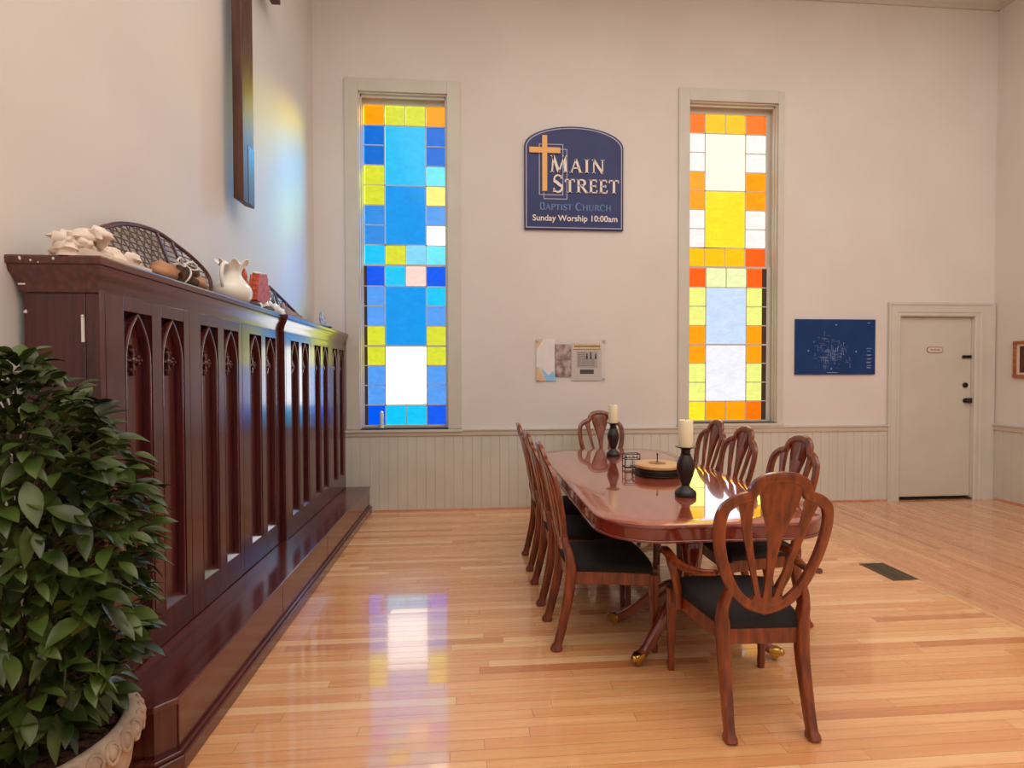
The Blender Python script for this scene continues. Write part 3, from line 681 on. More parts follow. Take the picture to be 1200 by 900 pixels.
# ================================================================== TABLE
TX0, TX1, TY0, TY1, TZ = .60, 1.75, 2.29, 4.74, .76
tb = empty('dining_table', ((TX0+TX1)/2, (TY0+TY1)/2, 0)); tag(tb, 'long glossy mahogany dining table with rounded corners and brass tipped feet', 'table')
def rrect(hx, hy, r, n=10, e=0):
    hx += e; hy += e; r = max(r+e, .01); pts = []
    for cx, cy, s0 in ((hx-r, hy-r, 0), (-hx+r, hy-r, pi/2), (-hx+r, -hy+r, pi), (hx-r, -hy+r, 3*pi/2)):
        for i in range(n+1): t = s0+pi/2*i/n; pts.append((cx+r*cos(t), cy+r*sin(t)))
    return pts
hx, hy, rr = (TX1-TX0)/2, (TY1-TY0)/2, .28
t = MB(); idn = lambda u, v, w_: (u, v, w_)
rings = [(0, TZ-.012, 0), (-.003, TZ-.004, 0), (-.010, TZ, 0), (-.13, TZ, 1)]
n = len(rrect(hx, hy, rr)); vs = []; fs = []; ms = []
for e, z, _ in rings: vs += [(u, v, z) for u, v in rrect(hx, hy, rr, e=e)]
for q in range(len(rings)-1):
    for i in range(n):
        j = (i+1) % n; fs.append((q*n+i, q*n+j, (q+1)*n+j, (q+1)*n+i)); ms.append(1 if q == 2 else 0)
o0 = len(t.v); t.v += vs; t.f += fs; t.m += ms
t.f.append(tuple(3*n+i for i in range(n))); t.m.append(2)
t.f.append(tuple(range(n))[::-1]); t.m.append(0)
top = t.build('tabletop', [TABLED, TABLEB, TABLEW], tb, angle=30)
MB().prism(rrect(hx, hy, rr, e=-.004), idn, TZ-.068, TZ-.012).prism(rrect(hx, hy, rr, e=.004), idn, TZ-.078, TZ-.066).build('table_apron', TABLED, tb, bevel=.003)
def pedestal(py, spread):
    p = MB(); p.lathe([(.045,.20),(.07,.215),(.085,.26),(.08,.30),(.05,.34),(.042,.40),(.055,.50),(.06,.55),(.05,.57),(.075,.60),(.08,.64),(.14,.665),(.14,.683)], 28, (0, py, 0))
    p.build('pedestal_column', TABLED, tb)
    for sx in (-1, 1):
        for sy in (-1, 1):
            dx, dy = spread[sy][0]*sx/.51, spread[sy][1]*sy/.51
            path = catmull([(dx*.05, py+dy*.05, .30), (dx*.15, py+dy*.15, .285), (dx*.28, py+dy*.28, .19), (dx*.40, py+dy*.40, .095), (dx*.475, py+dy*.475, .052), (dx*.51, py+dy*.51, .045)], 5)
            leg = MB().sweep(path, rnd_prof(.052, .06, .014, 2), [1.1-.45*i/(len(path)-1) for i in range(len(path))]).build('table_leg', TABLED, tb)
            k = MB(); dv = Vector((dx, dy, 0)).normalized(); c_ = Vector((dx*.50, py+dy*.50, .045))
            k.sweep([c_-dv*.025, c_+dv*.012, c_+dv*.028], rnd_prof(.048, .044, .010, 2), [1, 1.05, .7])
            k.ball(c_+dv*.028, .019, 10, 6); tag(k.build('caster_cap', BRASS, leg, angle=40), 'brass toe cap')
            k = MB(); q = c_ - dv*.0; k.lathe([(0,-.011),(.013,-.009),(.016,0),(.013,.009),(0,.011)], 14)
            vs2 = [(q.x + v[2]*dv.y + v[0]*dv.x, q.y - v[2]*dv.x + v[0]*dv.y, .0165+v[1]) for v in k.v]
            MB().add(vs2, k.f).build('caster_wheel', BRASS, leg)
pedestal(2.70-(TY0+TY1)/2, {-1: (.36, .19), 1: (.36, .25)}); pedestal(4.55-(TY0+TY1)/2, {-1: (.36, .19), 1: (.20, .13)})

# ================================================================== CHAIRS
def shield_pt(u, v):
    """shield coordinates to chair space (chair faces +y)"""
    z = .475 + .605*v
    y = -.195 - .115*v - .02*v*v + .35*(u*u) * 1.0
    return Vector((u, y, z))
HALF = [(0,0),(.068,.036),(.121,.10),(.163,.19),(.205,.345),(.229,.50),(.236,.65),(.224,.755),(.2,.805),(.165,.845),(.124,.868)]
DOME = [(.124,.868),(.119,.905),(.098,.952),(.058,.988),(0,1)]
def outline():
    a = catmull([(u, v, 0) for u, v in HALF], 4); b = catmull([(u, v, 0) for u, v in DOME], 4)
    right = a + b[1:]
    left = [Vector((-p.x, p.y, 0)) for p in right[-2:0:-1]]
    return right + left
def make_chair(arms):
    root = empty('dining_armchair' if arms else 'dining_chair')
    # shield frame: sweep a moulded profile round the outline, outer edge on the outline
    P = outline(); n = len(P); wv, th = .041, .028
    vs = []; prof = [(0,-.35),(0,.35),(.15,.5),(.5,.56),(.85,.5),(1,.35),(1,-.35),(.85,-.5),(.15,-.5)]
    fr = MB(); k = len(prof)
    for i in range(n):
        tv = (P[(i+1) % n] - P[i-1]); tv.y *= .605; tv.normalize()
        nx, nz = -tv.z if False else -tv.y, tv.x       # inward normal in metres (u, height)
        u0, v0 = P[i].x, P[i].y
        for a, b in prof:
            u = u0 + nx*wv*a; v = v0 + nz*wv*a/.605
            p = shield_pt(u, v); vs.append((p.x, p.y + b*th, p.z))
    fs = []
    for i in range(n):
        j = (i+1) % n
        for q in range(k): fs.append((i*k+q, i*k+(q+1) % k, j*k+(q+1) % k, j*k+q))
    fr.add(vs, fs); fr.build('shield_frame', CHAIRW, root, angle=50)
    def ribbon(pts, ws, t=.016, name='splat', dome=0):
        pts = catmull([(a, b, 0) for a, b in pts], 5); m = len(pts)
        wq = catmull([(x, 0, 0) for x in ws], 5); vs = []
        pr = [(-1,-.5),(-.8,.5),(0,.62+dome),(.8,.5),(1,-.5),(0,-.62)]; kk = len(pr)
        for i in range(m):
            tv = pts[min(i+1,m-1)] - pts[max(i-1,0)]; tv.y *= .605; tv.normalize()
            for a, b in pr:
                u = pts[i].x + tv.y*wq[i].x*a; v = pts[i].y - tv.x*wq[i].x*a/.605
                p = shield_pt(u, v); vs.append((p.x, p.y+b*t, p.z))
        fs = []
        for i in range(m-1):
            for q in range(kk): fs.append((i*kk+q, i*kk+(q+1) % kk, (i+1)*kk+(q+1) % kk, (i+1)*kk+q))
        fs += [tuple(range(kk))[::-1], tuple((m-1)*kk+q for q in range(kk))]
        return MB().add(vs, fs).build(name, CHAIRW, root, angle=50)
    ribbon([(0,.10),(0,.2),(0,.32),(0,.48),(0,.62),(0,.76),(0,.86),(0,.92),(0,.955)], [.020,.015,.015,.024,.042,.070,.083,.078,.05], name='center_splat')
    for s in (-1, 1):
        ribbon([(.036*s,.12),(.052*s,.22),(.078*s,.38),(.104*s,.55),(.121*s,.70),(.131*s,.80),(.134*s,.845)], [.011,.010,.012,.016,.022,.031,.034], name='side_splat')
    ribbon([(-.062,.115),(-.03,.085),(0,.08),(.03,.085),(.062,.115)], [.022,.026,.028,.026,.022], name='splat_base')
    # rear legs running up into the shield
    for s in (-1, 1):
        j = shield_pt(.150, .155)
        path = catmull([(.168*s, -.262, 0), (.167*s, -.250, .03), (.165*s, -.222, .14), (.163*s, -.190, .30), (.165*s, -.180, .43), (.168*s, -.188, .50), (.158*s, j.y, .56), (.148*s, j.y-.004, j.z+.03)], 5)
        m = len(path); sc = []
        for p in path:
            sc.append(1.12 if p.z < .02 else (.86 + .3*min(1, p.z/.4)) if p.z < .45 else 1.05 - .5*(p.z-.45)/.2)
        MB().sweep(path, rnd_prof(.042, .050, .011, 2), sc, up=(0,1,0)).build('rear_leg', CHAIRW, root, angle=50)
        fx = .226
        path = [(fx*s, .252, 0), (fx*s, .252, .035), (fx*s, .25, .06), (fx*s, .245, .25), (fx*s, .243, .34), (fx*s, .243, .41)]
        MB().sweep(path, rnd_prof(.042, .042, .006, 2), [.6, .72, .62, .92, 1.08, 1.08], up=(0,1,0)).build('front_leg', CHAIRW, root, angle=50)
    # seat rails (curved front) and cushion
    def seatpoly(e, n_=6):
        rb, rf = .165+e, .238+e; yb, yf = -.19-e, .262+e
        pts = [(-rb, yb), (rb, yb), (rf, yf-.03)]
        for i in range(1, n_): a = i/n_; pts.append((rf*(1-2*a)*.985, yf - .03 + .03*sin(pi*a)**.5))
        pts.append((-rf, yf-.03)); return pts
    o_ = seatpoly(0); i_ = seatpoly(-.025); nn = len(o_); rl = MB()
    vs = [(u,v,.350) for u,v in o_]+[(u,v,.350) for u,v in i_]+[(u,v,.418) for u,v in o_]+[(u,v,.418) for u,v in i_]; fs = []
    for i in range(nn):
        q = (i+1) % nn; fs += [(i,q,2*nn+q,2*nn+i),(nn+i,3*nn+i,3*nn+q,nn+q),(2*nn+i,2*nn+q,3*nn+q,3*nn+i),(i,nn+i,nn+q,q)]
    rl.add(vs, fs).build('seat_rail', CHAIRW, root, bevel=.004)
    cs = MB(); vs = []; lev = [(-.004,.405),(.004,.425),(.004,.445),(-.012,.463),(-.05,.474),(-.11,.480)]
    for e, z in lev: vs += [(u,v,z) for u,v in seatpoly(e)]
    fs = []
    for q in range(len(lev)-1):
        for i in range(nn): j = (i+1) % nn; fs.append((q*nn+i, q*nn+j, (q+1)*nn+j, (q+1)*nn+i))
    fs += [tuple(range(nn))[::-1], tuple((len(lev)-1)*nn+i for i in range(nn))]
    tag(cs.add(vs, fs).build('seat_cushion', CUSH, root, angle=60), 'black upholstered seat')
    if arms:
        for s in (-1, 1):
            b = shield_pt(.226, .30)
            path = catmull([(b.x*s*.93, b.y-.005, b.z), (.240*s, b.y+.07, .632), (.262*s, -.03, .607), (.280*s, .05, .607), (.286*s, .11, .619), (.284*s, .17, .620), (.279*s, .20, .608)], 5)
            m = len(path)
            MB().sweep(path, rnd_prof(.040, .030, .012, 3), [.75+.35*min(1, i/(m*.6)) for i in range(m)]).build('armrest', CHAIRW, root, angle=50)
            path = catmull([(.236*s, .135, .36), (.240*s, .125, .44), (.262*s, .10, .52), (.280*s, .105, .58), (.284*s, .12, .612)], 5)
            MB().sweep(path, rnd_prof(.032, .036, .009, 2), [1.15-.25*i/(len(path)-1) for i in range(len(path))], up=(0,1,0)).build('arm_support', CHAIRW, root, angle=50)
    return root
arm = make_chair(True); arm.location = (1.187, 2.212, 0); arm.rotation_euler.z = R(-2.0)
tag(arm, 'carved shield back armchair in the foreground at the near table end', 'chair', 'chairs round the dining table')
farc = copy_tree(arm); farc.location = (1.30, 4.92, 0); farc.rotation_euler.z = R(180)
tag(farc, 'shield back chair at the far table end facing the camera below the windows', 'chair')
side = make_chair(False)
SPOTS = [((.695, 2.86), -90, 'side chair on the left of the table closest to the camera, black seat fully visible'),
         ((.685, 3.40), -90, 'middle side chair of the three on the left of the table'),
         ((.68, 3.98), -90, 'farthest side chair of the three on the left of the table'),
         ((1.66, 3.00), 90, 'nearest side chair on the right of the table, apart from the other two'),
         ((1.61, 3.55), 90, 'middle side chair of the three on the right of the table'),
         ((1.66, 4.08), 90, 'farthest side chair on the right of the table, nearest the orange window')]
for i, ((x, y), rz, lb) in enumerate(SPOTS):
    c = side if i == 0 else copy_tree(side)
    c.location = (x, y, 0); c.rotation_euler.z = R(rz); tag(c, lb, 'chair', 'chairs round the dining table')

# ------------------------------------------------------------------ candle holders, candles, lazy susan
def holder():
    root = empty('candle_holder')
    flut = lambda a: 1 + .035*abs(cos(4*a))
    MB().lathe([(0,0),(.058,0),(.060,.012),(.056,.028),(.040,.042),(.026,.052),(.022,.062)], 32).build('holder_base', CANDW, root, bevel=.002)
    MB().lathe([(.020,.060),(.028,.082),(.040,.119),(.049,.156),(.048,.184),(.036,.216),(.027,.235),(.030,.241)], 32, sq=flut).build('turned_stem', CANDW, root)
    MB().lathe([(.022,.239),(.026,.253),(.024,.263),(.034,.271),(.056,.277),(.058,.281),(.05,.281),(.03,.275),(0,.275)], 32).build('drip_cup', CANDW, root)
    return root
def candle(h):
    root = empty('pillar_candle')
    MB().lathe([(0,0),(.0395,0),(.040,.004),(.040,h-.006),(.037,h),(.012,h-.006),(0,h-.007)], 28).build('wax_pillar', WAX, root)
    MB().lathe([(.0015,h-.008),(.0015,h+.006),(0,h+.0065)], 8).build('wick', INK, root)
    return root
hn = holder(); hn.location = (1.205, 2.86, TZ); tag(hn, 'dark turned candle holder nearest the foreground armchair', 'candle holder', 'candle holders on the table')
hf = copy_tree(hn); hf.location = (1.19, 4.32, TZ); tag(hf, 'dark turned candle holder in front of the far end chair', 'candle holder')
cn = candle(.155); cn.location = (1.205, 2.86, TZ+.2755); tag(cn, 'cream pillar candle on the nearer candle holder', 'candle', 'pillar candles on the table')
cf = copy_tree(cn); cf.location = (1.19, 4.32, TZ+.2755); tag(cf, 'cream pillar candle on the holder by the far end chair', 'candle')
ls = empty('lazy_susan', (1.27, 3.49, TZ)); tag(ls, 'round wooden turntable tray with dark rim between the two candles', 'tray')
MB().lathe([(0,0),(.12,0),(.13,.006),(.15,.008),(.152,.05),(.14,.052),(0,.052)], 40).build('turntable_drum', CANDW, ls)
MB().lathe([(0,.052),(.150,.052),(.156,.058),(.157,.072),(.148,.080),(.05,.080),(0,.080)], 40).build('wood_top', MAPLE, ls)
rg = MB()
for z, rr_ in ((.042, .172), (.012, .172)):
    rg.sweep([(rr_*cos(2*pi*i/40), rr_*sin(2*pi*i/40), z) for i in range(40)], circ(.0028, 6), closed=True)
for i in range(12): a = 2*pi*i/12; rg.sweep([(.172*cos(a), .172*sin(a), .003), (.172*cos(a), .172*sin(a), .044)], circ(.0022, 6), up=(1,0,0))
rg.build('wire_gallery', IRON, ls)
MB().lathe([(.004,.08),(.004,.135),(.007,.138),(.005,.146),(0,.148)], 10).build('centre_pin', IRON, ls)
MB().lathe([(.055,.0802),(.058,.083),(.05,.0835),(0,.0835)], 30).build('centre_boss', TAN, ls)
# small wire rack with glass shakers beside the tray
rk = empty('wire_rack', (1.155, 3.71, TZ)); tag(rk, 'small silver wire rack on the table left of the turntable tray', 'rack')
f = MB()
for sx in (-.055, .055):
    for sy in (-.03, .03): f.sweep([(sx, sy, 0), (sx, sy, .115)], circ(.003, 6), up=(1,0,0))
for z in (.02, .075, .112): f.sweep([(-.055,-.03,z),(.055,-.03,z),(.055,.03,z),(-.055,.03,z)], circ(.003, 6), closed=True)
f.build('rack_frame', IRON, rk)
f = MB(); f.sweep([(0,-.03,.075),(0,-.03,.04),(0,0,.02),(0,.03,.04),(0,.03,.075)], circ(.003,6), up=(1,0,0)); f.box(-.053,.053,-.028,.028,.012,.017)
f.build('rack_divider', CHROME, rk)
for i, x in enumerate((-.027, .027)):
    k = MB(); k.lathe([(0,0),(.02,0),(.021,.004),(.019,.055),(.016,.062),(0,.062)], 16); k.lathe([(.017,.062),(.017,.078),(.01,.084),(0,.085)], 16, mi=1)
    o = k.build('glass_shaker', [WHITE, CHROME]); o.location = (1.155+x, 3.71, TZ+.0172)
    tag(o, ('left' if i == 0 else 'right') + ' small white shaker with steel cap standing in the wire rack', 'shaker', 'shakers in the wire rack')

# ================================================================== THINGS ON TOP OF THE CABINETS
# lumpy plaster piece
rs = random.Random(9); b = MB()
for i in range(46):
    y = rs.uniform(.02, .40); hmax = .075 + .02*sin(y*16) - (.04 if y > .36 else 0)
    z = rs.uniform(.01, hmax); x = rs.uniform(-.05, .06); r = rs.uniform(.02, .045)
    b.ball((x, y-.2, z+.008), (r, r*1.15, r*.8 if z > .03 else r*.8), 10, 7, jit=.55, seed=i)
for y, h_, ln_ in ((-.20, .085, -.01), (-.155, .105, .0), (-.125, .10, .02), (-.185, .06, -.03)):
    b.sweep(catmull([(.02, y, .02), (.02, y+.008, h_*.6), (.025, y+ln_, h_)], 4), circ(.02, 8), [1.3 - .11*i for i in range(9)], up=(1,0,0))
b.box(-.06, .07, -.19, .19, 0, .03)
vv = [(x, y, max(z, 0.0)) for x, y, z in b.v]; b.v = vv
o = b.build('plaster_sculpture', PLAST, angle=70); o.location = (-1.44, 2.18, ZT)
tag(o, 'lumpy cream white plaster piece at the near end of the cabinet top', 'sculpture')
# snowshoes
def snowshoe(out, length_mid, lean, lace_a):
    pass
def shoe(label, yz, tail_cut, xw_top, xw_bot, bars, name='snowshoe', tr=.011):
    """yz: outline (y,z above cabinet top) of the bent frame leaning on the wall"""
    zmax = max(z for _, z in yz); y0 = sum(y for y, _ in yz)/len(yz)
    root = empty(name, ((xw_top+xw_bot)/2, y0, ZT)); ox = (xw_top+xw_bot)/2
    X = lambda z: xw_bot + (xw_top-xw_bot)*z/zmax - ox
    loop = [Vector((0, p.x-y0, p.y)) for p in catmull([(y, z, 0) for y, z in yz], 6, True)]
    for p in loop: p.x = X(p.z)
    MB().sweep(loop, circ(tr, 8), up=(1,0,.3), closed=True).build('bent_frame', SHOEW, root)
    poly_ = [(p.y, p.z) for p in loop]
    def clip(p, q):
        """portions of segment p-q inside polygon"""
        ts = [0, 1]; n_ = len(poly_)
        for i in range(n_):
            a, c = poly_[i], poly_[(i+1) % n_]
            d = (q[0]-p[0])*(c[1]-a[1]) - (q[1]-p[1])*(c[0]-a[0])
            if abs(d) < 1e-12: continue
            t_ = ((a[0]-p[0])*(c[1]-a[1]) - (a[1]-p[1])*(c[0]-a[0]))/d; s_ = ((a[0]-p[0])*(q[1]-p[1]) - (a[1]-p[1])*(q[0]-p[0]))/d
            if 0 <= s_ < 1 and 0 < t_ < 1: ts.append(t_)
        ts.sort(); out = []
        for a, c in zip(ts, ts[1:]):
            m_ = (a+c)/2; my, mz = p[0]+(q[0]-p[0])*m_, p[1]+(q[1]-p[1])*m_; ins = False
            for i in range(n_):
                (ya_, za_), (yb_, zb_) = poly_[i], poly_[(i+1) % n_]
                if (za_ > mz) != (zb_ > mz) and my < ya_+(mz-za_)*(yb_-ya_)/(zb_-za_): ins = not ins
            if ins: out.append(((p[0]+(q[0]-p[0])*a, p[1]+(q[1]-p[1])*a), (p[0]+(q[0]-p[0])*c, p[1]+(q[1]-p[1])*c)))
        return out
    lm = MB(); ys = [p[0] for p in poly_]; ya_, yb_ = min(ys), max(ys); H_ = zmax
    for (c0, c1, stp, rad) in bars['lace']:
        for sl in (-1, 1, 0):
            y = ya_ - H_*1.2
            while y < yb_ + H_*1.2:
                p, q = ((y, -.05), (y + sl*H_*.75, H_+.05))
                if sl == 0: p, q = ((ya_-.1, -.02 + (y-ya_)*.5), (yb_+.1, (y-ya_)*.5+.0))
                for a, c in clip(p, q):
                    mid_ = (a[0]+c[0])/2
                    if c0 <= mid_ + y0 <= c1 and math.hypot(a[0]-c[0], a[1]-c[1]) > .01:
                        lm.sweep([(X(a[1]), a[0], a[1]), (X(c[1]), c[0], c[1])], circ(rad, 5), up=(1,0,.2))
                y += stp
    lm.build('rawhide_lacing', LACE, root)
    bm_ = MB()
    for (p, q) in bars['bars']:
        for a, c in clip((p[0]-y0, p[1]), (q[0]-y0, q[1])): bm_.sweep([(X(a[1])+.002, a[0], a[1]), (X(c[1])+.002, c[0], c[1])], rnd_prof(.022, .012, .004, 2), up=(1,0,.2))
    bm_.build('cross_bar', SHOEW, root)
    return tag(root, label, 'snowshoe', 'snowshoes on the cabinet top')
shoe('large laced wooden snowshoe leaning on the wall behind a brown bundle',
     [(2.33,.175),(2.44,.235),(2.56,.275),(2.70,.30),(2.84,.305),(2.99,.275),(3.13,.235),(3.23,.175),(3.225,.10),(3.13,.035),(2.95,.016),(2.70,.016),(2.50,.03),(2.38,.09)],
     0, -1.602, -1.50, dict(lace=[(2.40, 2.83, .055, .0030), (2.93, 3.3, .08, .0022)], bars=[((2.80,.4),(2.84,-.1)), ((2.92,.4),(2.97,-.1))]))
shoe('smaller snowshoe with a tan strap leaning beside the red figure',
     [(3.98,.235),(4.08,.285),(4.24,.28),(4.42,.235),(4.62,.175),(4.82,.11),(4.90,.07),(4.86,.035),(4.70,.018),(4.45,.018),(4.22,.05),(4.06,.14)],
     0, -1.60, -1.52, dict(lace=[(4.0, 4.35, .06, .003), (4.4, 4.9, .09, .0025)], bars=[((4.35,.4),(4.38,-.1)), ((4.55,.4),(4.58,-.1))]), tr=.013)
o = MB().sweep(catmull([(0,-.40,.10),(0,-.2,.07),(0,0,.045),(0,.15,.035),(0,.24,.03)],5), rnd_prof(.07,.016,.006,2), up=(1,0,0))
o.box(-.012,.012,-.08,-.05,.02,.10); o.box(-.012,.012,.05,.08,.01,.085)
o = o.build('snowshoe_strap', TAN); o.location = (-1.47, 4.58, ZT); tag(o, 'tan leather strap lying along the smaller snowshoe', 'strap')
# bundle tied with twine
bd = empty('tied_bundle', (-1.41, 2.66, ZT+.003)); tag(bd, 'brown leather and bark bundle tied with white twine before the large snowshoe', 'bundle')
b = MB(); b.ball((0,-.13,.045),(.05,.09,.045),16,10,jit=.35,seed=3); b.floor0().build('leather_roll', TAN, bd, angle=80)
b = MB(); b.ball((.0,.12,.04),(.055,.085,.04),16,10,jit=.4,seed=8); b.floor0().build('leather_flap', TAN, bd, angle=80)
b = MB(); b.ball((.015,-.01,.05),(.05,.06,.05),14,9,jit=.6,seed=5); b.ball((.02,.07,.085),(.03,.055,.03),12,8,jit=.6,seed=6); b.ball((.03,.05,.03),(.03,.05,.03),12,8,jit=.5,seed=7); b.floor0().build('bark_pieces', BROWN, bd, angle=80)
b = MB()
b.sweep([(.056*cos(a)+.01, -.03+.015*sin(2*a), .052+.052*sin(a)) for a in [2*pi*i/24 for i in range(24)]], circ(.0045,6), closed=True, up=(0,1,0))
for sgn in (-1,1): b.sweep(catmull([(.03,-.03,.10),(.05,-.03+sgn*.05,.125),(.055,-.03+sgn*.09,.10),(.055,-.03+sgn*.04,.085),(.045,-.03,.098)],5), circ(.004,6), up=(1,0,0))
b.build('twine_bow', TWINE, bd)
# white pitcher with frilled lip
pt = empty('white_pitcher', (-1.46, 3.34, ZT+.0075)); tag(pt, 'white ceramic pitcher with a frilled lip on the cabinet top', 'pitcher')
b = MB(); prof = catmull([(.06,0,0),(.10,.02,0),(.125,.06,0),(.118,.105,0),(.08,.145,0),(.055,.18,0),(.058,.215,0),(.085,.25,0),(.105,.262,0)], 4)
nn = 40; vs = []; fs = []; kk = len(prof)
for i in range(nn):
    a = 2*pi*i/nn
    for p in prof:
        fr_ = max(0, (p.y-.2)/.062); rr_ = p.x*(1+.12*fr_*cos(7*a)); vs.append((rr_*cos(a)*.8, rr_*sin(a), p.y + fr_*.018*cos(7*a+.6) + fr_*.015*sin(a)))
for i in range(nn):
    j = (i+1) % nn
    for q in range(kk-1): fs.append((i*kk+q, j*kk+q, j*kk+q+1, i*kk+q+1))
fs.append(tuple(i*kk for i in range(nn))[::-1])
body = b.add(vs, fs).build('pitcher_body', WHITE, pt, angle=80); so = body.modifiers.new('Solid', 'SOLIDIFY'); so.thickness = .005
MB().sweep(catmull([(0,-.06,.235),(0,-.12,.225),(0,-.145,.17),(0,-.135,.11),(0,-.11,.085)],6), circ(.011,8), up=(1,0,0)).build('pitcher_handle', WHITE, pt)
b = MB(); b.ball((.035,.075,.19),(.02,.026,.045),12,8,jit=.3,seed=2); b.ball((.035,.09,.15),(.02,.03,.03),12,8,jit=.3,seed=4)
tag(b.build('red_ornament', RED, pt, angle=80), 'orange red ornament on the side of the pitcher')
# red and white figure: brick red tower on snowy base
rf = empty('red_white_figurine', (-1.45, 3.80, ZT)); tag(rf, 'brick red and white figurine between the pitcher and the smaller snowshoe', 'figurine')
b = MB(); b.prism([(-.20,.075),(-.16,.25),(-.03,.275),(.0,.235),(-.01,.205),(.03,.19),(.02,.16),(.05,.14),(.0,.09),(-.10,.06)], lambda u, v, t: (t, u, v), -.03, .03)
for i_, zz_ in enumerate((.11,.145,.18,.215)):
    for xx_ in (-.018, .0, .018): b.ball((xx_, -.197+.27*(zz_-.075)*.85+.002*(i_ % 2), zz_), (.009, .010, .013), 8, 6)
b.build('red_body', RED, rf, bevel=.008)
b = MB(); b.ball((.0,-.10,.262),(.03,.06,.014),12,8,jit=.4,seed=21); b.ball((.012,.01,.21),(.022,.03,.010),10,6,jit=.4,seed=22); b.ball((.012,.04,.163),(.022,.025,.010),10,6,jit=.4,seed=23)
tag(b.build('white_cap', WHITE, rf, angle=80), 'white ledges on the red body')
b = MB()
for y, z, r in ((-.12,.04,.04),(-.02,.05,.045),(.06,.075,.04),(.14,.06,.05),(.22,.05,.045),(.30,.04,.04),(.02,.12,.025),(.07,.115,.025)): b.ball((0,y,z),(r*.9,r*1.2,r),12,8,jit=.4,seed=y*9)
b.v = [(x, y, max(0, z)) for x, y, z in b.v]; b.build('white_base', WHITE, rf, angle=80)
b = MB(); b.ball((.02,-.22,.03),(.035,.06,.03),12,8,jit=.3,seed=1); b.ball((.03,.0,.03),(.03,.08,.028),12,8,jit=.4,seed=12); b.ball((.01,.1,.105),(.02,.05,.02),10,6,jit=.4,seed=13)
b.v = [(x, y, max(0, z)) for x, y, z in b.v]; b.build('dark_trim', BROWN, rf, angle=80)
# dark saucer and blue plate at far end
o = MB().lathe([(0,.004),(.04,.0),(.06,.004),(.12,.022),(.14,.032),(.137,.036),(.11,.028),(.05,.012),(0,.012)], 32).build('dark_dish', BLACKM); o.location = (-1.47, 5.12, ZT+.001)
tag(o, 'shallow dark dish lying flat near the far end of the cabinets', 'dish')
pb = empty('standing_plate', (-1.47, 5.36, ZT)); tag(pb, 'blue and white plate standing upright at the far end of the cabinets', 'plate')
PLB = nmat('blue_white_glaze', srgb(60,110,180), srgb(226,232,236), .2, nscale=22, detail=2)
b = MB(); q = MB().lathe([(0,0),(.06,.0),(.072,.006),(.102,.018),(.106,.022),(.072,.013),(0,.008)], 36)
tl = R(14)
b.add([(.0 + v[2]*cos(tl) - (v[0]+.106)*sin(tl), v[1], .003+(v[0]+.106)*cos(tl) + v[2]*sin(tl)) for v in q.v], q.f); b.build('plate_disc', PLB, pb)
MB().sweep([(.03,-.04,.0),(.03,-.04,.02),(-.02,-.04,.02),(-.06,-.03,.0)], circ(.004,6), up=(0,1,0)).sweep([(.03,.04,.0),(.03,.04,.02),(-.02,.04,.02),(-.06,.03,.0)], circ(.004,6), up=(0,1,0)).build('plate_stand', IRON, pb)

# ================================================================== POTTED PLANT
PXc, PYc, PZr = -1.275, 1.575, .425
pp = empty('potted_plant', (PXc, PYc, 0)); tag(pp, 'tall bushy green plant in a cast stone urn at the end of the cabinet', 'plant')
b = MB(); b.lathe([(.0,0),(.15,0),(.16,.02),(.15,.05),(.11,.075),(.12,.09)], 40)
gad = lambda a: 1 + .05*abs(sin(9*a))
b.lathe([(.115,.088),(.16,.11),(.205,.17),(.232,.25),(.24,.31),(.238,.345)], 108, sq=gad, cap=False)
b.lathe([(.236,.335),(.262,.350),(.274,.372),(.278,.395),(.270,.414),(.252,.425),(.236,.425),(.226,.418),(.222,.39),(.22,.36),(.0,.355)], 64)
pot = b.build('stone_urn', STONE, pp, angle=50)
b = MB()
for i in range(34):
    a = 2*pi*i/34; ca, sa = cos(a), sin(a)
    loop = []
    for k_ in range(12):
        t_ = 2*pi*k_/12; tz = .028*sin(t_); ta = .0205*cos(t_)*(1 if sin(t_) > -.3 else .8)
        rad = .2745 - .000*tz + (.0045 - abs(tz)*.12)
        rad = .276 - max(0, (.395+tz-.40))*.55 + .002; aa = a + ta/.27
        loop.append((rad*cos(aa), rad*sin(aa), .390+tz))
    b.sweep(loop, circ(.0055,6), closed=True, up=(ca,sa,.2))
    b.ball((.270*ca, .270*sa, .388), (.015,.015,.020), 8, 6)
b.build('egg_moulding', STONE, pp, angle=60)
b = MB(); rs = random.Random(2)
b.lathe([(0,.382),(.1,.388),(.2,.378),(.222,.37)], 30, cap=False)
for i in range(260):
    r_ = .21*math.sqrt(rs.random()); a = rs.uniform(0, 2*pi); s_ = rs.uniform(.006,.016)
    b.ball((r_*cos(a), r_*sin(a), .388+rs.uniform(-.004,.008)), (s_*1.6, s_, s_*.5), 6, 4, jit=.4, seed=i)
tag(b.build('bark_mulch', SOIL, pp), kind='stuff')
def prof_r(z):
    pts = [(.42,.16),(.50,.24),(.62,.31),(.80,.335),(1.0,.335),(1.15,.325),(1.27,.27),(1.37,.20),(1.45,.13),(1.50,.06),(1.52,.0)]
    for (z0, r0), (z1, r1) in zip(pts, pts[1:]):
        if z0 <= z <= z1: return r0+(r1-r0)*(z-z0)/(z1-z0)
    return 0
tr_ = MB()
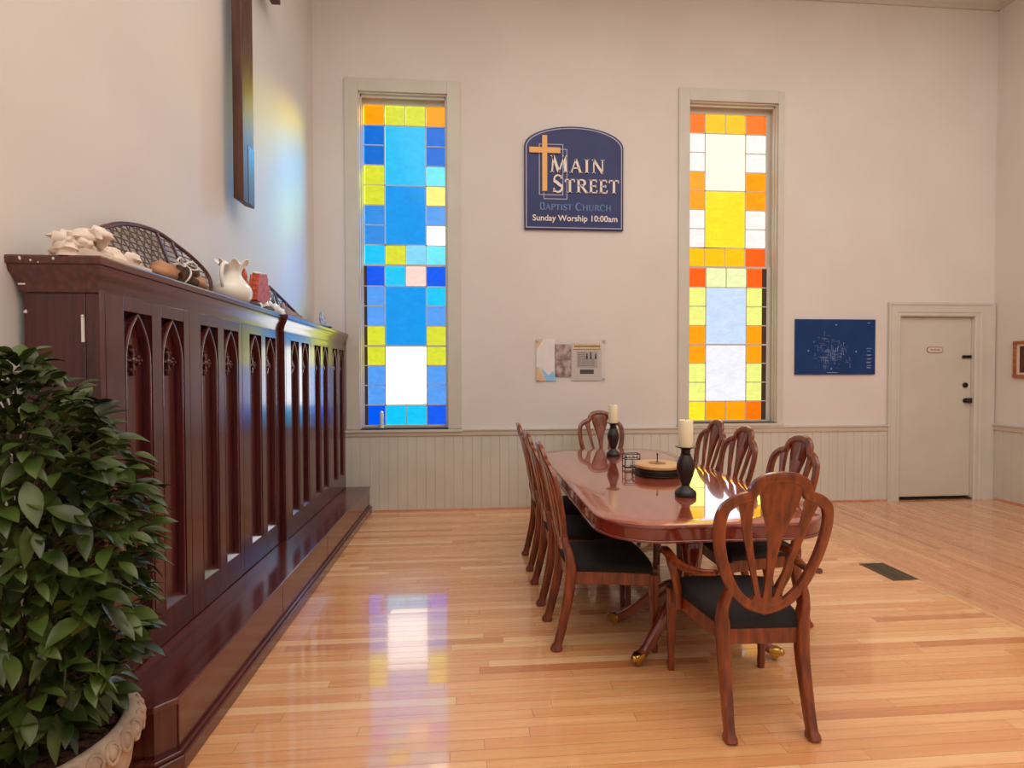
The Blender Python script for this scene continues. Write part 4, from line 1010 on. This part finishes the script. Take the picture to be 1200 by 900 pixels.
for i in range(5):
    a = i*2*pi/5
    tr_.sweep(catmull([(.02*cos(a), .02*sin(a), .36), (.04*cos(a+.3), .04*sin(a+.3), .7), (.06*cos(a), .06*sin(a), 1.05), (.05*cos(a+.5), .05*sin(a+.5), 1.36)], 5), circ(.009, 6), [1-.045*q for q in range(16)], up=(1,0,0))
lf = MB(); rs = random.Random(7)
def leaf(base, dirv, upv, L_, W_, droop):
    d = Vector(dirv).normalized(); u = Vector(upv); sd = d.cross(u)
    if sd.length < 1e-3: sd = d.cross(Vector((1,0,0)))
    sd.normalize(); nrm = sd.cross(d).normalized()
    if nrm.z < 0: nrm = -nrm
    vs = []; st = [(0,.06),(.12,.42),(.28,.82),(.45,1),(.62,.92),(.78,.64),(.9,.3),(1,0)]
    for t_, w_ in st:
        c = Vector(base) + d*(L_*t_) - Vector((0,0,1))*(droop*L_*t_*t_)
        hw = W_/2*w_
        vs += [c - sd*hw + nrm*(hw*.32), c, c + sd*hw + nrm*(hw*.32)]
    fs = []
    for i in range(7): fs += [(i*3, i*3+1, i*3+4, i*3+3), (i*3+1, i*3+2, i*3+5, i*3+4)]
    lf.add(vs, fs)
cnt = 0
while cnt < 2100:
    z = rs.uniform(.42, 1.51); a = rs.uniform(0, 2*pi); rmax = prof_r(z)
    if rs.random() > (rmax+.05)/.385: continue
    depth = rs.random()**1.6
    r_ = max(0, rmax*(1-.55*depth) - .05)
    p = Vector((r_*cos(a), r_*sin(a), z))
    if p.x + PXc < XL + .09: continue
    da = a + rs.gauss(0, .6); el = rs.gauss(.0 if z < 1.3 else .45, .4)
    d = Vector((cos(da)*cos(el), sin(da)*cos(el), sin(el)))
    L_ = rs.uniform(.06, .105); tip = p + d*L_
    if tip.x + PXc < XL + .02: continue
    leaf(p, d, (rs.gauss(0,.35), rs.gauss(0,.35), 1), L_, L_*rs.uniform(.38,.48), rs.uniform(.1,.5))
    if cnt % 6 == 0 and r_ > .06:
        q = Vector((r_*.25*cos(a), r_*.25*sin(a), max(.42, z-.12)))
        tr_.sweep([q, (q+p)/2 + Vector((0,0,.02)), p], circ(.0032,5), up=(0.1,0.2,1))
    cnt += 1
tag(lf.build('foliage', LEAF, pp, angle=80), kind='stuff')
tr_.build('branching_stem', STEM, pp)
